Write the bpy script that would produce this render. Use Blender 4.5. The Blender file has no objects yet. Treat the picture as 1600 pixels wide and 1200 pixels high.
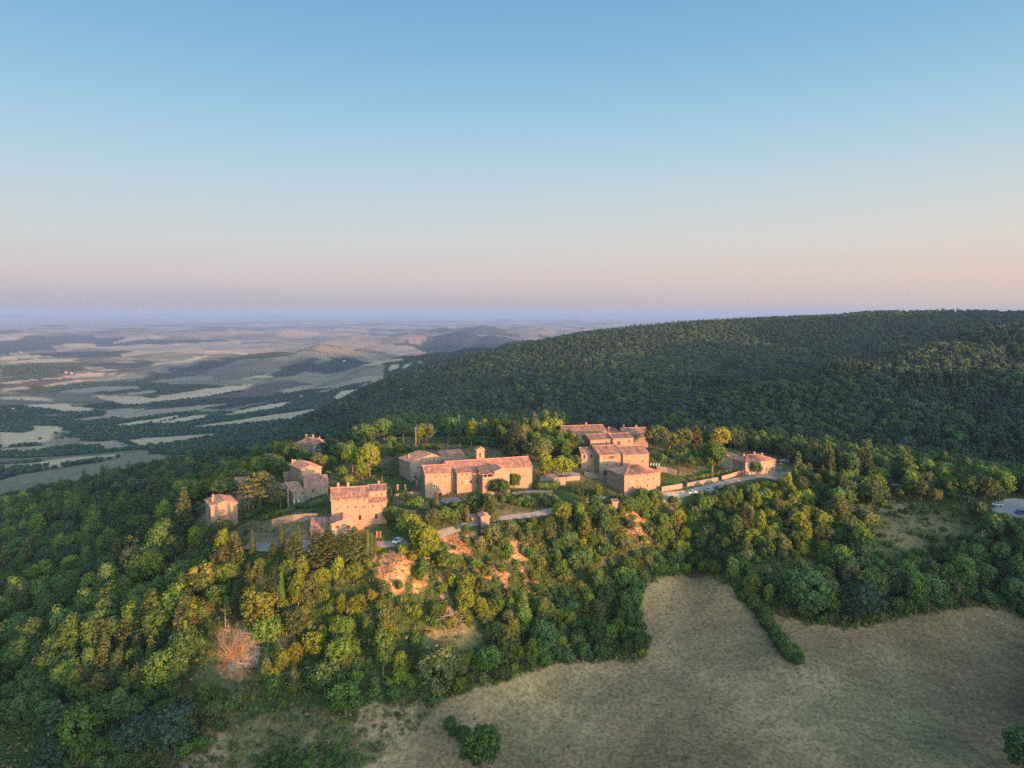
import bpy, math, random
import numpy as np

SC = bpy.context.scene
COL = SC.collection
rad = math.radians

# ------------------------------------------------------------------ camera
F = 1111.0; W0, H0 = 1600, 1200
PITCH = math.atan((600 - 488) / F)
CP, SP = math.cos(PITCH), math.sin(PITCH)
cam_d = bpy.data.cameras.new('camera'); cam = bpy.data.objects.new('camera', cam_d); COL.objects.link(cam)
cam_d.sensor_width = 36; cam_d.lens = 36 * F / W0
cam_d.clip_start = 1; cam_d.clip_end = 200000
cam.location = (0, 0, 0); cam.rotation_euler = (math.pi / 2 - PITCH, 0, 0)
SC.camera = cam

# ------------------------------------------------------------------ light
SUN_AZ = rad(138); SUN_EL = rad(4.6)
sdir = np.array([math.sin(SUN_AZ) * math.cos(SUN_EL), math.cos(SUN_AZ) * math.cos(SUN_EL), math.sin(SUN_EL)])
world = bpy.data.worlds.new('World'); SC.world = world; world.use_nodes = True
wn, wl = world.node_tree.nodes, world.node_tree.links
bg = wn['Background']
sky = wn.new('ShaderNodeTexSky'); sky.sky_type = 'NISHITA'; sky.sun_disc = False
sky.sun_elevation = SUN_EL; sky.sun_rotation = SUN_AZ; sky.altitude = 600
tc = wn.new('ShaderNodeTexCoord'); sx = wn.new('ShaderNodeSeparateXYZ'); wl.new(tc.outputs['Generated'], sx.inputs[0])
def wmath(op, a, b=None, c=None):
    n = wn.new('ShaderNodeMath'); n.operation = op
    for i, v in enumerate((a, b, c)):
        if v is None: continue
        if isinstance(v, (int, float)): n.inputs[i].default_value = v
        else: wl.new(v, n.inputs[i])
    return n.outputs[0]
def wramp(fac, pts):
    n = wn.new('ShaderNodeValToRGB'); n.color_ramp.interpolation = 'B_SPLINE' if False else 'LINEAR'
    e = n.color_ramp.elements
    while len(e) < len(pts): e.new(0.5)
    for el, (p, c) in zip(e, pts): el.position = p; el.color = (*c, 1)
    wl.new(fac, n.inputs[0]); return n.outputs[0]
dusk = wramp(sx.outputs['Z'], [(0.0, (.35, .36, .45)), (.012, (.39, .37, .44)), (.048, (.53, .465, .47)), (.095, (.51, .54, .545)), (.165, (.41, .535, .61)),
                               (.245, (.285, .475, .62)), (.33, (.19, .39, .585)), (.41, (.135, .32, .53)), (.7, (.12, .24, .40)), (1.0, (.12, .20, .33))])
warm = wramp(sx.outputs['Z'], [(0.0, (.55, .43, .39)), (.012, (.60, .46, .39)), (.048, (.65, .51, .42)), (.095, (.62, .56, .50)), (.165, (.475, .56, .58)),
                               (.245, (.31, .49, .61)), (.33, (.20, .40, .57)), (.41, (.14, .325, .52)), (.7, (.15, .25, .38)), (1.0, (.12, .20, .33))])
# azimuth towards the sunset side
dot = wmath('ADD', wmath('MULTIPLY', sx.outputs['X'], math.sin(SUN_AZ)), wmath('MULTIPLY', sx.outputs['Y'], math.cos(SUN_AZ)))
side = wmath('MULTIPLY_ADD', dot, 0.95, 0.95); side.node.use_clamp = True
mx = wn.new('ShaderNodeMix'); mx.data_type = 'RGBA'
wl.new(side, mx.inputs[0]); wl.new(dusk, mx.inputs[6]); wl.new(warm, mx.inputs[7])
# Nishita on top: the glow round the set sun
ns = wn.new('ShaderNodeMix'); ns.data_type = 'RGBA'; ns.blend_type = 'ADD'; ns.inputs[0].default_value = 1
sc_ = wn.new('ShaderNodeVectorMath'); sc_.operation = 'SCALE'; wl.new(wmath('MULTIPLY', wmath('POWER', wmath('MAXIMUM', dot, 0.0), 1.2), 0.75), sc_.inputs[3])
wl.new(sky.outputs[0], sc_.inputs[0])
wl.new(mx.outputs[2], ns.inputs[6]); wl.new(sc_.outputs[0], ns.inputs[7])
wl.new(ns.outputs[2], bg.inputs[0]); bg.inputs[1].default_value = 0.62

sun_d = bpy.data.lights.new('sun', 'SUN'); sun = bpy.data.objects.new('sun', sun_d); COL.objects.link(sun)
sun_d.energy = 4.9; sun_d.angle = rad(0.6); sun_d.color = (1.0, .40, .155)
from mathutils import Vector, Matrix
sun.rotation_euler = Vector(sdir).to_track_quat('Z', 'Y').to_euler()
SC.view_settings.view_transform = 'Standard'; SC.view_settings.look = 'None'
SC.view_settings.exposure = 0.98; SC.view_settings.gamma = 1
SC.view_settings.use_curve_mapping = False
SC.cycles.use_denoising = False
SC.cycles.max_bounces = 5; SC.cycles.diffuse_bounces = 3; SC.cycles.volume_bounces = 3; SC.cycles.transparent_max_bounces = 8
SC.cycles.transmission_bounces = 2; SC.cycles.glossy_bounces = 2
SC.cycles.use_light_tree = False
rng = np.random.default_rng(7); random.seed(7)

# ------------------------------------------------------------------ pixel <-> place
def ray(px, py):
    u = (px - 800) / F; v = (600 - py) / F
    return np.array([u, CP + v * SP, v * CP - SP])
def at(px, py, Y):
    d = ray(px, py); return d * (Y / d[1])
def proj(x, y, z):
    fw = y * CP - z * SP; up = y * SP + z * CP
    fw = np.where(np.abs(fw) < 1e-3, 1e-3, fw)
    return np.where(fw > 1, 800 + F * x / fw, -9999), np.where(fw > 1, 600 - F * up / fw, -9999)
def smooth(a, b, x):
    t = np.clip((x - a) / (b - a), 0, 1); return t * t * (3 - 2 * t)
def vnoise(x, y, s, seed=0):
    x = np.asarray(x, float) / s; y = np.asarray(y, float) / s
    xi = np.floor(x).astype(np.int64); yi = np.floor(y).astype(np.int64)
    fx = x - xi; fy = y - yi; fx = fx * fx * (3 - 2 * fx); fy = fy * fy * (3 - 2 * fy)
    def h(a, b):
        n = (a * 374761393 + b * 668265263 + seed * 1442695041) & 0xffffffff
        n = ((n ^ (n >> 13)) * 1274126177) & 0xffffffff
        return ((n ^ (n >> 16)) & 0xffff) / 65535.0
    a = h(xi, yi); b = h(xi + 1, yi); c = h(xi, yi + 1); d = h(xi + 1, yi + 1)
    return (a * (1 - fx) + b * fx) * (1 - fy) + (c * (1 - fx) + d * fx) * fy
def fbm(x, y, s, seed=0, o=4):
    t = 0; a = .5
    for k in range(o): t = t + a * vnoise(x, y, s / 2 ** k, seed + k * 17); a *= .5
    return t / (1 - .5 ** o)
def inpoly(px, py, poly):
    px = np.asarray(px); py = np.asarray(py); r = np.zeros(px.shape, bool); n = len(poly)
    for i in range(n):
        x1, y1 = poly[i]; x2, y2 = poly[(i + 1) % n]
        if y1 == y2: continue
        c = ((y1 > py) != (y2 > py)) & (px < (x2 - x1) * (py - y1) / (y2 - y1) + x1)
        r ^= c
    return r

# ------------------------------------------------------------------ terrain
CTRL = [  # px, py, Y, canopy above ground
 (1080,1200,165,0),(1600,1200,165,0),(700,1200,168,0),(400,1200,178,0),(200,1200,186,1),(0,1200,192,2),
 (1080,1050,205,0),(1250,1040,202,0),(1600,1080,200,0),(850,1100,188,0),(1080,900,262,0),(1000,960,235,0),(1350,985,225,0),
 (1600,950,238,0),(1200,950,235,0),(1480,960,232,0),(880,1030,205,0),(700,1090,186,0),(500,1130,180,0),(400,1100,187,0),
 (560,838,222,0),(520,848,214,0),(340,822,258,0),(460,795,262,0),(400,790,268,0),(480,722,345,0),(665,778,270,0),(740,785,262,0),(640,748,290,0),
 (830,765,282,0),(985,772,285,0),(935,745,305,0),(885,702,345,0),(1010,700,345,0),(1180,740,318,0),(1575,795,285,0),(1400,757,320,0),(752,822,238,0),
 (690,832,228,0),(620,850,216,0),(440,852,214,0),(860,798,255,0),(950,787,268,0),(1040,772,285,0),(1100,757,300,0),(620,775,262,0),(560,735,305,0),
 (620,890,205,0),(620,920,202,0),(700,960,200,0),(690,1000,196,0),(690,1070,190,0),(350,1000,205,0),(350,1060,195,0),(340,880,226,0),
 (440,900,208,0),(440,960,202,0),(540,960,200,2),(540,1040,190,2),
 (850,900,230,0),(850,960,215,0),(850,850,240,0),(1000,850,252,0),(1150,850,258,0),(1150,890,248,0),(1300,850,262,0),(1350,900,250,0),(1500,850,265,0),(1600,850,262,0),
 (1500,900,248,0),(1300,780,302,0),(1200,780,292,0),(950,820,255,0),
 (0,1000,262,0),(0,900,340,0),(0,800,460,0),(0,1100,220,0),(100,1130,200,0),(150,1000,228,0),(200,900,280,0),(250,850,302,0),(150,850,345,0),
 (100,780,470,0),(250,780,400,0),(300,820,268,0),(200,740,520,6),(0,782,560,8),(300,714,600,8),(400,702,600,8),(350,740,450,3),(420,730,390,2),
 (250,950,238,0),(300,920,240,0),
 (650,690,370,0),(750,682,385,0),(850,675,385,0),(600,685,395,0),(1000,695,365,0),(1100,695,365,0),(1100,725,338,0),(1250,722,362,0),(1400,738,352,0),(1500,747,358,0),(1600,765,340,0),
 (540,700,380,2),
 (600,665,800,8),(500,668,900,8),(420,690,780,8),(700,655,850,8),(800,650,850,8),(1000,640,780,8),(1100,650,640,8),(1200,668,560,8),(1350,692,500,8),(1500,720,480,8),(1600,742,470,8),
 (600,620,1250,8),(700,580,1350,8),(800,590,1150,8),(900,560,1250,8),(1000,580,1050,8),(1100,540,1350,8),(1000,610,900,8),(1150,590,960,8),(1250,560,1200,8),(1400,520,1400,8),(1600,499,1450,8),
 (1600,508,1000,8),(1500,518,980,8),(1400,540,900,8),(1300,565,830,8),(1200,595,760,8),(1100,625,700,8),(1600,560,800,8),(1600,640,620,8),(1450,600,720,8),(1400,660,560,8),(1250,640,640,8),
 (1500,660,560,8),
 (0,790,850,0),(100,745,1050,0),(200,715,1200,0),(0,700,1500,0),(200,660,1900,0),(400,640,2300,0),(500,600,3000,0),(300,600,3000,0),(0,620,2600,0),(100,600,3000,0),(600,575,3200,0),
]
CREST = [(420,682,1000),(500,645,1300),(560,610,1450),(620,588,1500),(700,562,1550),(800,540,1600),(900,520,1650),(1000,510,1700),(1100,502,1700),(1200,495,1700),(1350,487,1750),(1500,483,1750),(1600,480,1750),(1750,476,1800)]
pts = []
for px, py, Y, dz in CTRL:
    p = at(px, py, Y); pts.append((p[0], p[1], p[2] - dz))
for px, py, Y in CREST:
    p = at(px, py, Y); pts.append((p[0], p[1], p[2] - 8)); q = p * 1.22; pts.append((q[0], q[1], max(-300, p[2] - 75)))
    q = p * 1.7; pts.append((q[0], q[1], -290))
for px, Y, dz in [(1600,1180,-78),(1500,1130,-92),(1400,1020,-104),(1300,920,-104),(1200,850,-110)]:   # gully behind the spur
    p = at(px, 600, Y); pts.append((p[0], p[1], dz - 12))
for px, Y, z in [(620,470,-92),(750,470,-90),(900,450,-88),(1050,440,-86),(1150,430,-84),(650,600,-128),(800,600,-124),(950,590,-118),(500,520,-116),(0,640,-205),(200,640,-180),(300,760,-205),(400,700,-165)]:
    p = at(px, 600, Y); pts.append((p[0], p[1], z))
for a in (-60, -80, -100, 50, 60, 80, 100):
    for r, z in [(60, -116), (200, -118 if a < 0 else -104), (500, -150 if a < 0 else -80), (1200, -260 if a < 0 else -60), (3000, -300)]:
        pts.append((r * math.sin(rad(a)), r * math.cos(rad(a)), z))
for a in (-30, -15, 0, 15, 30):
    pts.append((100 * math.sin(rad(a)), 100 * math.cos(rad(a)), -118)); pts.append((4500 * math.sin(rad(a)), 4500 * math.cos(rad(a)), -303))
for px, py, Y in [(329,817,252),(371,816,255),(314,816,263),(350,806,262),(463,703,345),(487,704,345),(505,704,343),(442,711,338),(495,720,334),(475,700,356),(471,762,270),(500,760,272),(457.5,788,259),(362,778,285),(384,778,287),(696,730,291),(731,730,295),(922,705,325),(989,705,328),(577,806,229),(603,806,230),(908,731,307),(575,823,223.5),(604,819,226),(545,846,215)]:
    pts.append(tuple(at(px, py, Y)))
pts = np.array(pts)
def warp(x, y):
    r = np.maximum(np.hypot(x, y), 20); return np.arctan2(x, y), np.log(r)
PA, PB = warp(pts[:, 0], pts[:, 1])
def kern(a, b, c, d): return np.sqrt((a - c) ** 2 + (b - d) ** 2 + 1e-4)
K = kern(PA[:, None], PB[:, None], PA[None], PB[None]); n = len(pts)
A = np.zeros((n + 1, n + 1)); A[:n, :n] = K - np.eye(n) * 0.002; A[:n, n] = 1; A[n, :n] = 1
sol = np.linalg.solve(A, np.append(pts[:, 2], 0))
def rbf(x, y):
    a, b = warp(x, y); sh = a.shape; a = a.ravel(); b = b.ravel(); out = np.empty(a.shape)
    for i in range(0, len(a), 40000):
        out[i:i + 40000] = kern(a[i:i + 40000, None], b[i:i + 40000, None], PA[None], PB[None]) @ sol[:n] + sol[n]
    return out.reshape(sh)
# far relief: px centre, crest row, distance, half width px, half depth m
HILLS = [(260,570,4500,110,500),(350,556,4300,90,500),(430,545,4100,85,480),(505,538,4000,75,450),(570,546,4300,60,450),(150,578,5200,90,350),
 (560,527,6900,70,700),(650,523,6700,60,600),(720,521,6500,50,600),(770,528,6300,40,600),
 (700,511,9500,45,1200),(760,507,9300,55,1200),(830,509,9300,60,1200),(900,514,9000,60,900),(400,517,9500,120,900),(150,515,10500,90,1100),(40,513,11500,60,1200),(250,519,9000,70,900),
 (590,578,3000,60,500),(640,567,3100,60,550),(690,557,3300,80,600),(750,547,3300,90,600),(820,536,3300,90,600),(890,528,3300,90,600),(970,522,3400,100,600),(1060,519,3400,100,600),
 (788,498.5,25000,22,3500),(905,497.0,25000,20,3500),(850,502,25000,90,3500),(960,503,25000,70,3500),(1070,497,42000,90,5000),(1180,500,42000,90,5000),(620,505,20000,60,2500),(500,504,19000,90,2500),
 (60,487.5,44000,120,5000),(230,489,44000,90,5000),(380,490,46000,130,5000),(560,493,46000,140,5000),(-100,489,42000,120,5000)]
TAN = math.tan(SUN_EL)
SD2 = np.array([math.sin(SUN_AZ), math.cos(SUN_AZ)]); SP2 = np.array([-SD2[1], SD2[0]])
# crest of the unseen hill, shaped for its shadow edge: lateral position -> height
HC_S = [-400,-60,20,70,140,240,330,400,520,640,760,900,1000,1100,1200,1300,1400,1500,1800,2600]
HC_Z = [-62,-64,-70,-65,-58.5,-54,-50,-38,-26,-12,-13,-26,-26,-22,-16,12,40,47,46,46]
TC = 250.0
def ground(x, y):
    x = np.asarray(x, float); y = np.asarray(y, float)
    r = np.hypot(x, y); az = np.degrees(np.arctan2(x, y)); a = np.abs(az)
    base = np.where(az < 0, -118, -106) - 190 * smooth(500, 4000, r)
    z = rbf(x, y); w = smooth(75, 115, a); z = z * (1 - w) + base * w
    wf = smooth(2600, 4300, r); z = z * (1 - wf) - 305 * wf
    px = 800 + F * x / np.maximum(y * CP, 1)
    zl = -305.0; hill = np.zeros(z.shape)
    for hx, hy, hd, hw, hl in HILLS:
        top = at(hx, hy, hd)[2] + (hd * hd) / (2 * 6.4e6)
        hill = np.maximum(hill, np.where(y > 0, (top - zl) * np.exp(-((px - hx) / hw) ** 2 - ((r - hd) / hl) ** 2), 0))
    z = z + hill * (.86 + .5 * (fbm(x, y, 420, 15) - .5)) * 1.05 * smooth(-150, -260, z) + smooth(15, 50, hill) * (r < 12000) * 26 * (np.abs(fbm(x, y, 260, 16) - .5) * -2 + .25)
    g = smooth(3300, 5000, r)
    z = z + smooth(3000, 3900, r) * smooth(-700, 200, r - 3300) * 44 * (.42 - np.abs(fbm(x, y, 620, 101) - .5) * 2.6) * (1 - .4 * smooth(9000, 20000, r)) + g * (105 * (fbm(x, y, 1500, 3) - .5) + 45 * (fbm(x, y, 450, 9) - .5) + 30 * smooth(7000, 16000, r) * fbm(x, y, 4000, 5))
    z = z + (1 - g) * smooth(700, 1400, r) * 8 * (fbm(x, y, 300, 12) - .5) + smooth(60, 200, r) * (1 - smooth(900, 1500, r)) * 2.2 * (fbm(x, y, 26, 21) - .5)
    # unseen hill behind the camera, shaped to shade the lower ground
    s = x * SP2[0] + y * SP2[1]; t = x * SD2[0] + y * SD2[1]
    hc = np.interp(s, HC_S, HC_Z) + 5 * (fbm(s, s * 0, 60, 31) - .5) * 2
    b = -118.0
    z = np.maximum(z, b - 6 + (hc - b + 6) * np.exp(-((t - np.interp(s, [900, 1300], [TC, 0.0])) / 110.0) ** 2) - 400 * smooth(-120, -400, t) - 300 * smooth(2600, 3600, np.abs(s)))
    return z - r * r / (2 * 6.4e6)
def gz(x, y): return float(ground(np.array([x]), np.array([y]))[0])
def hit(px, py, y0=140, y1=2500):
    """first point of the ground seen through a pixel"""
    d = ray(px, py); Y = np.geomspace(y0, y1, 700); P = d[None] / d[1] * Y[:, None]
    g = ground(P[:, 0], P[:, 1]); k = np.argmax(P[:, 2] < g)
    if not (P[:, 2] < g).any(): k = len(Y) - 1
    k = max(k, 1); a, b = Y[k - 1], Y[k]
    ga, gb = P[k - 1, 2] - g[k - 1], P[k, 2] - g[k]
    f = ga / (ga - gb) if ga != gb else 0; f = min(max(f, 0), 1)
    Yh = a + (b - a) * f; p = d / d[1] * Yh; return np.array([p[0], p[1], gz(p[0], p[1])])

# ------------------------------------------------------------------ materials
def new_mat(name):
    m = bpy.data.materials.new(name); m.use_nodes = True; nt = m.node_tree; b = nt.nodes['Principled BSDF']
    b.inputs['Specular IOR Level'].default_value = 0.25; b.inputs['Roughness'].default_value = .85
    return m, nt, b
def N(nt, t, **k):
    n = nt.nodes.new(t)
    for a, v in k.items(): setattr(n, a, v)
    return n
def noise_col(nt, vec, scale, c0, c1, lo=.35, hi=.65, detail=5):
    n = N(nt, 'ShaderNodeTexNoise'); n.inputs['Scale'].default_value = scale; n.inputs['Detail'].default_value = detail
    if vec is not None: nt.links.new(vec, n.inputs['Vector'])
    r = N(nt, 'ShaderNodeValToRGB'); e = r.color_ramp.elements; e[0].position = lo; e[1].position = hi
    e[0].color = (*c0, 1); e[1].color = (*c1, 1); nt.links.new(n.outputs[0], r.inputs[0]); return r.outputs[0], n.outputs[0]
def mixc(nt, fac, a, b, mode='MIX'):
    m = N(nt, 'ShaderNodeMix', data_type='RGBA', blend_type=mode)
    for i, v in ((0, fac), (6, a), (7, b)):
        if isinstance(v, (int, float)): m.inputs[i].default_value = v
        elif isinstance(v, tuple): m.inputs[i].default_value = (*v, 1)
        else: nt.links.new(v, m.inputs[i])
    return m.outputs[2]
def bump(nt, b, h, strength=.5, dist=.3):
    n = N(nt, 'ShaderNodeBump'); n.inputs['Strength'].default_value = strength; n.inputs['Distance'].default_value = dist
    nt.links.new(h, n.inputs['Height']); nt.links.new(n.outputs[0], b.inputs['Normal'])
def simple(name, c0, c1, scale=2.0, rough=.85, bmp=0.0, spec=.25, metal=0):
    m, nt, b = new_mat(name); g = N(nt, 'ShaderNodeNewGeometry')
    c, h = noise_col(nt, g.outputs['Position'], scale, c0, c1)
    nt.links.new(c, b.inputs['Base Color']); b.inputs['Roughness'].default_value = rough; b.inputs['Metallic'].default_value = metal
    b.inputs['Specular IOR Level'].default_value = spec
    if bmp: bump(nt, b, h, bmp)
    return m
M = {}
def mat_ground():
    m, nt, b = new_mat('ground'); a = N(nt, 'ShaderNodeAttribute', attribute_name='tint'); g = N(nt, 'ShaderNodeNewGeometry')
    c1, h1 = noise_col(nt, g.outputs['Position'], .9, (.62, .60, .58), (1.35, 1.35, 1.3), .3, .7, 8)
    c2, h2 = noise_col(nt, g.outputs['Position'], .07, (.78, .80, .80), (1.2, 1.18, 1.15), .3, .7, 6)
    c = mixc(nt, 1.0, a.outputs['Color'], c1, 'MULTIPLY'); c = mixc(nt, 1.0, c, c2, 'MULTIPLY'); c3, h3 = noise_col(nt, g.outputs['Position'], 3.4, (.76, .77, .72), (1.16, 1.15, 1.1), .36, .62, 6); c = mixc(nt, 1.0, c, c3, 'MULTIPLY')
    nt.links.new(c, b.inputs['Base Color']); b.inputs['Specular IOR Level'].default_value = .05; b.inputs['Roughness'].default_value = 1
    bump(nt, b, h1, .6, .35); return m
M['ground'] = mat_ground()
def mat_leaf(name, dark, light, odd, trans=.22):
    m, nt, b = new_mat(name); oi = N(nt, 'ShaderNodeObjectInfo'); a = N(nt, 'ShaderNodeAttribute', attribute_name='tone')
    r = N(nt, 'ShaderNodeValToRGB'); e = r.color_ramp.elements; e[0].position = .0; e[1].position = 1
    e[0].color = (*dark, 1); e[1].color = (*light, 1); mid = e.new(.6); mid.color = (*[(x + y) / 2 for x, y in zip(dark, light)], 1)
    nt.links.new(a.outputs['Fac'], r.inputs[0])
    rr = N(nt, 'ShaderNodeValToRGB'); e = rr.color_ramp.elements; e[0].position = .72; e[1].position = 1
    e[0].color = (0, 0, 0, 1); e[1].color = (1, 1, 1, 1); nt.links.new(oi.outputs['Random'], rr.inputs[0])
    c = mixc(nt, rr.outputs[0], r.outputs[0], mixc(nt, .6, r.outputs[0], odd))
    hs = N(nt, 'ShaderNodeHueSaturation'); mr = N(nt, 'ShaderNodeMapRange'); mr.inputs[3].default_value = .7; mr.inputs[4].default_value = 1.35
    wv = N(nt, 'ShaderNodeTexWhiteNoise', noise_dimensions='1D'); nt.links.new(oi.outputs['Random'], wv.inputs['W'])
    nt.links.new(wv.outputs['Value'], mr.inputs[0]); nt.links.new(mr.outputs[0], hs.inputs['Value']); nt.links.new(c, hs.inputs['Color'])
    nt.links.new(hs.outputs[0], b.inputs['Base Color']); b.inputs['Roughness'].default_value = .65; b.inputs['Specular IOR Level'].default_value = .2
    tr = N(nt, 'ShaderNodeBsdfTranslucent'); nt.links.new(hs.outputs[0], tr.inputs[0])
    mxs = N(nt, 'ShaderNodeMixShader'); mxs.inputs[0].default_value = trans
    nt.links.new(b.outputs[0], mxs.inputs[1]); nt.links.new(tr.outputs[0], mxs.inputs[2]); nt.links.new(mxs.outputs[0], nt.nodes['Material Output'].inputs[0])
    return m
M['leaf_dark'] = mat_leaf('leaf_dark', (.050, .110, .034), (.112, .200, .056), (.085, .105, .045))
M['leaf_mid'] = mat_leaf('leaf_mid', (.062, .130, .026), (.145, .250, .048), (.15, .15, .045))
M['leaf_yellow'] = mat_leaf('leaf_yellow', (.120, .180, .022), (.26, .32, .045), (.24, .19, .04))
M['leaf_olive'] = mat_leaf('leaf_olive', (.082, .120, .040), (.165, .205, .07), (.16, .13, .06))
M['leaf_blue'] = mat_leaf('leaf_blue', (.030, .066, .044), (.070, .122, .070), (.08, .11, .05))
M['leaf_conifer'] = mat_leaf('leaf_conifer', (.055, .088, .030), (.135, .165, .052), (.13, .10, .04), .1)
M['bark'] = simple('bark', (.10, .075, .055), (.22, .18, .14), 3)
M['deadwood'] = simple('deadwood', (.30, .22, .17), (.50, .42, .34), 4)
M['drybrush'] = simple('drybrush', (.34, .22, .13), (.52, .38, .24), 1.5)

# ------------------------------------------------------------------ mesh helpers
def mesh_np(name, v, quads, mats=(), tris=None, tone=None, tint=None, mi=None, smooth_=False):
    me = bpy.data.meshes.new(name); v = np.asarray(v, np.float32)
    nq = 0 if quads is None else len(quads); nt_ = 0 if tris is None else len(tris)
    li = []; 
    if nq: li.append(np.asarray(quads).ravel())
    if nt_: li.append(np.asarray(tris).ravel())
    li = np.concatenate(li).astype(np.int32)
    me.vertices.add(len(v)); me.vertices.foreach_set('co', v.ravel())
    me.loops.add(len(li)); me.loops.foreach_set('vertex_index', li)
    me.polygons.add(nq + nt_)
    st = np.concatenate([np.arange(nq) * 4, nq * 4 + np.arange(nt_) * 3]).astype(np.int32)
    me.polygons.foreach_set('loop_start', st)
    if smooth_: me.polygons.foreach_set('use_smooth', np.ones(nq + nt_, bool))
    if mi is not None: me.polygons.foreach_set('material_index', np.asarray(mi, np.int32))
    if tone is not None:
        a = me.attributes.new('tone', 'FLOAT', 'POINT'); a.data.foreach_set('value', np.asarray(tone, np.float32))
    if tint is not None:
        a = me.attributes.new('tint', 'FLOAT_COLOR', 'POINT'); t = np.ones((len(v), 4), np.float32); t[:, :3] = tint; a.data.foreach_set('color', t.ravel())
    for m in mats: me.materials.append(m)
    me.update(calc_edges=True); return me
def link(name, data, parent=None, loc=None):
    o = bpy.data.objects.new(name, data); COL.objects.link(o)
    if parent is not None: o.parent = parent
    if loc is not None: o.location = loc
    return o
def tag(o, label=None, cat=None, group=None, kind=None):
    if label: o['label'] = label
    if cat: o['category'] = cat
    if group: o['group'] = group
    if kind: o['kind'] = kind
    return o

# ------------------------------------------------------------------ land cover
FIELD = [(540,1215),(620,1165),(700,1092),(760,1072),(870,1036),(1008,1030),(1003,985),(990,962),(1010,915),(1045,900),(1080,895),(1118,901),(1150,925),(1178,955),(1215,960),(1245,972),(1330,982),(1400,970),(1450,957),(1530,948),(1580,957),(1640,985),(1640,1215)]
ROUGH = [(215,1215),(260,1192),(330,1172),(340,1148),(400,1118),(560,1098),(700,1092),(620,1165),(540,1215)]
CLEAR = [[(660,985),(740,978),(765,992),(720,1030),(680,1030),(655,1010)], [(1370,792),(1420,784),(1500,806),(1535,825),(1500,850),(1440,865),(1385,882),(1358,850)],
         [(1365,848),(1400,838),(1460,850),(1420,870),(1380,875),(1365,862)],[(1200,880),(1280,868),(1300,880),(1260,900),(1205,905),(1190,892)],
         [(300,1060),(340,1010),(360,985),(400,975),(400,1010),(372,1050),(330,1090),(290,1100)],[(425,1010),(440,985),(455,1000),(450,1025),(432,1035)],
         [(225,930),(240,925),(245,960),(232,975),(222,955)],[(255,885),(300,872),(305,890),(275,915),(255,905)],[(375,965),(400,955),(405,985),(385,990)]]
SOIL = [[(585,865),(640,862),(672,885),(665,915),(645,928),(610,925),(590,905),(575,880)], [(695,840),(745,830),(790,858),(825,838),(832,868),(808,880),(790,920),(775,895),(735,888),(700,882)],
        [(790,840),(830,835),(835,870),(800,872)],[(805,880),(830,890),(845,920),(825,925)],[(975,800),(1000,790),(1012,822),(995,835),(975,835)],[(1045,793),(1065,795),(1075,812),(1055,818),(1042,808)],
        [(982,820),(1010,835),(1016,850),(1000,850)], [(700,900),(760,885),(775,905),(740,915)],[(400,905),(445,895),(455,912),(420,922),(398,925)],[(338,982),(398,970),(403,1030),(374,1062),(340,1054)]]
PALE = [[(684,893),(691,890),(697,925),(707,950),(701,964),(691,940),(684,915)],[(372,985),(398,985),(400,1030),(372,1050),(355,1055)],[(430,1000),(442,985),(452,1010),(440,1025)],[(1180,893),(1200,885),(1204,900),(1185,903)],[(1380,787),(1420,792),(1410,800),(1378,798)]]
VILLAGE = [(300,800),(350,762),(420,745),(455,700),(520,692),(600,668),(660,668),(760,668),(870,665),(900,655),(1020,660),(1130,680),(1215,705),(1260,730),(1240,745),(1180,752),(1100,775),(1010,795),(860,812),(780,820),(700,845),(640,862),(480,866),(380,850),(300,832)]
FCOL = dict(cream=(.78,.57,.37), tan=(.54,.40,.29), grey=(.42,.36,.30), mauve=(.25,.20,.19), brown=(.17,.12,.115), green=(.27,.25,.165))
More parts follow.
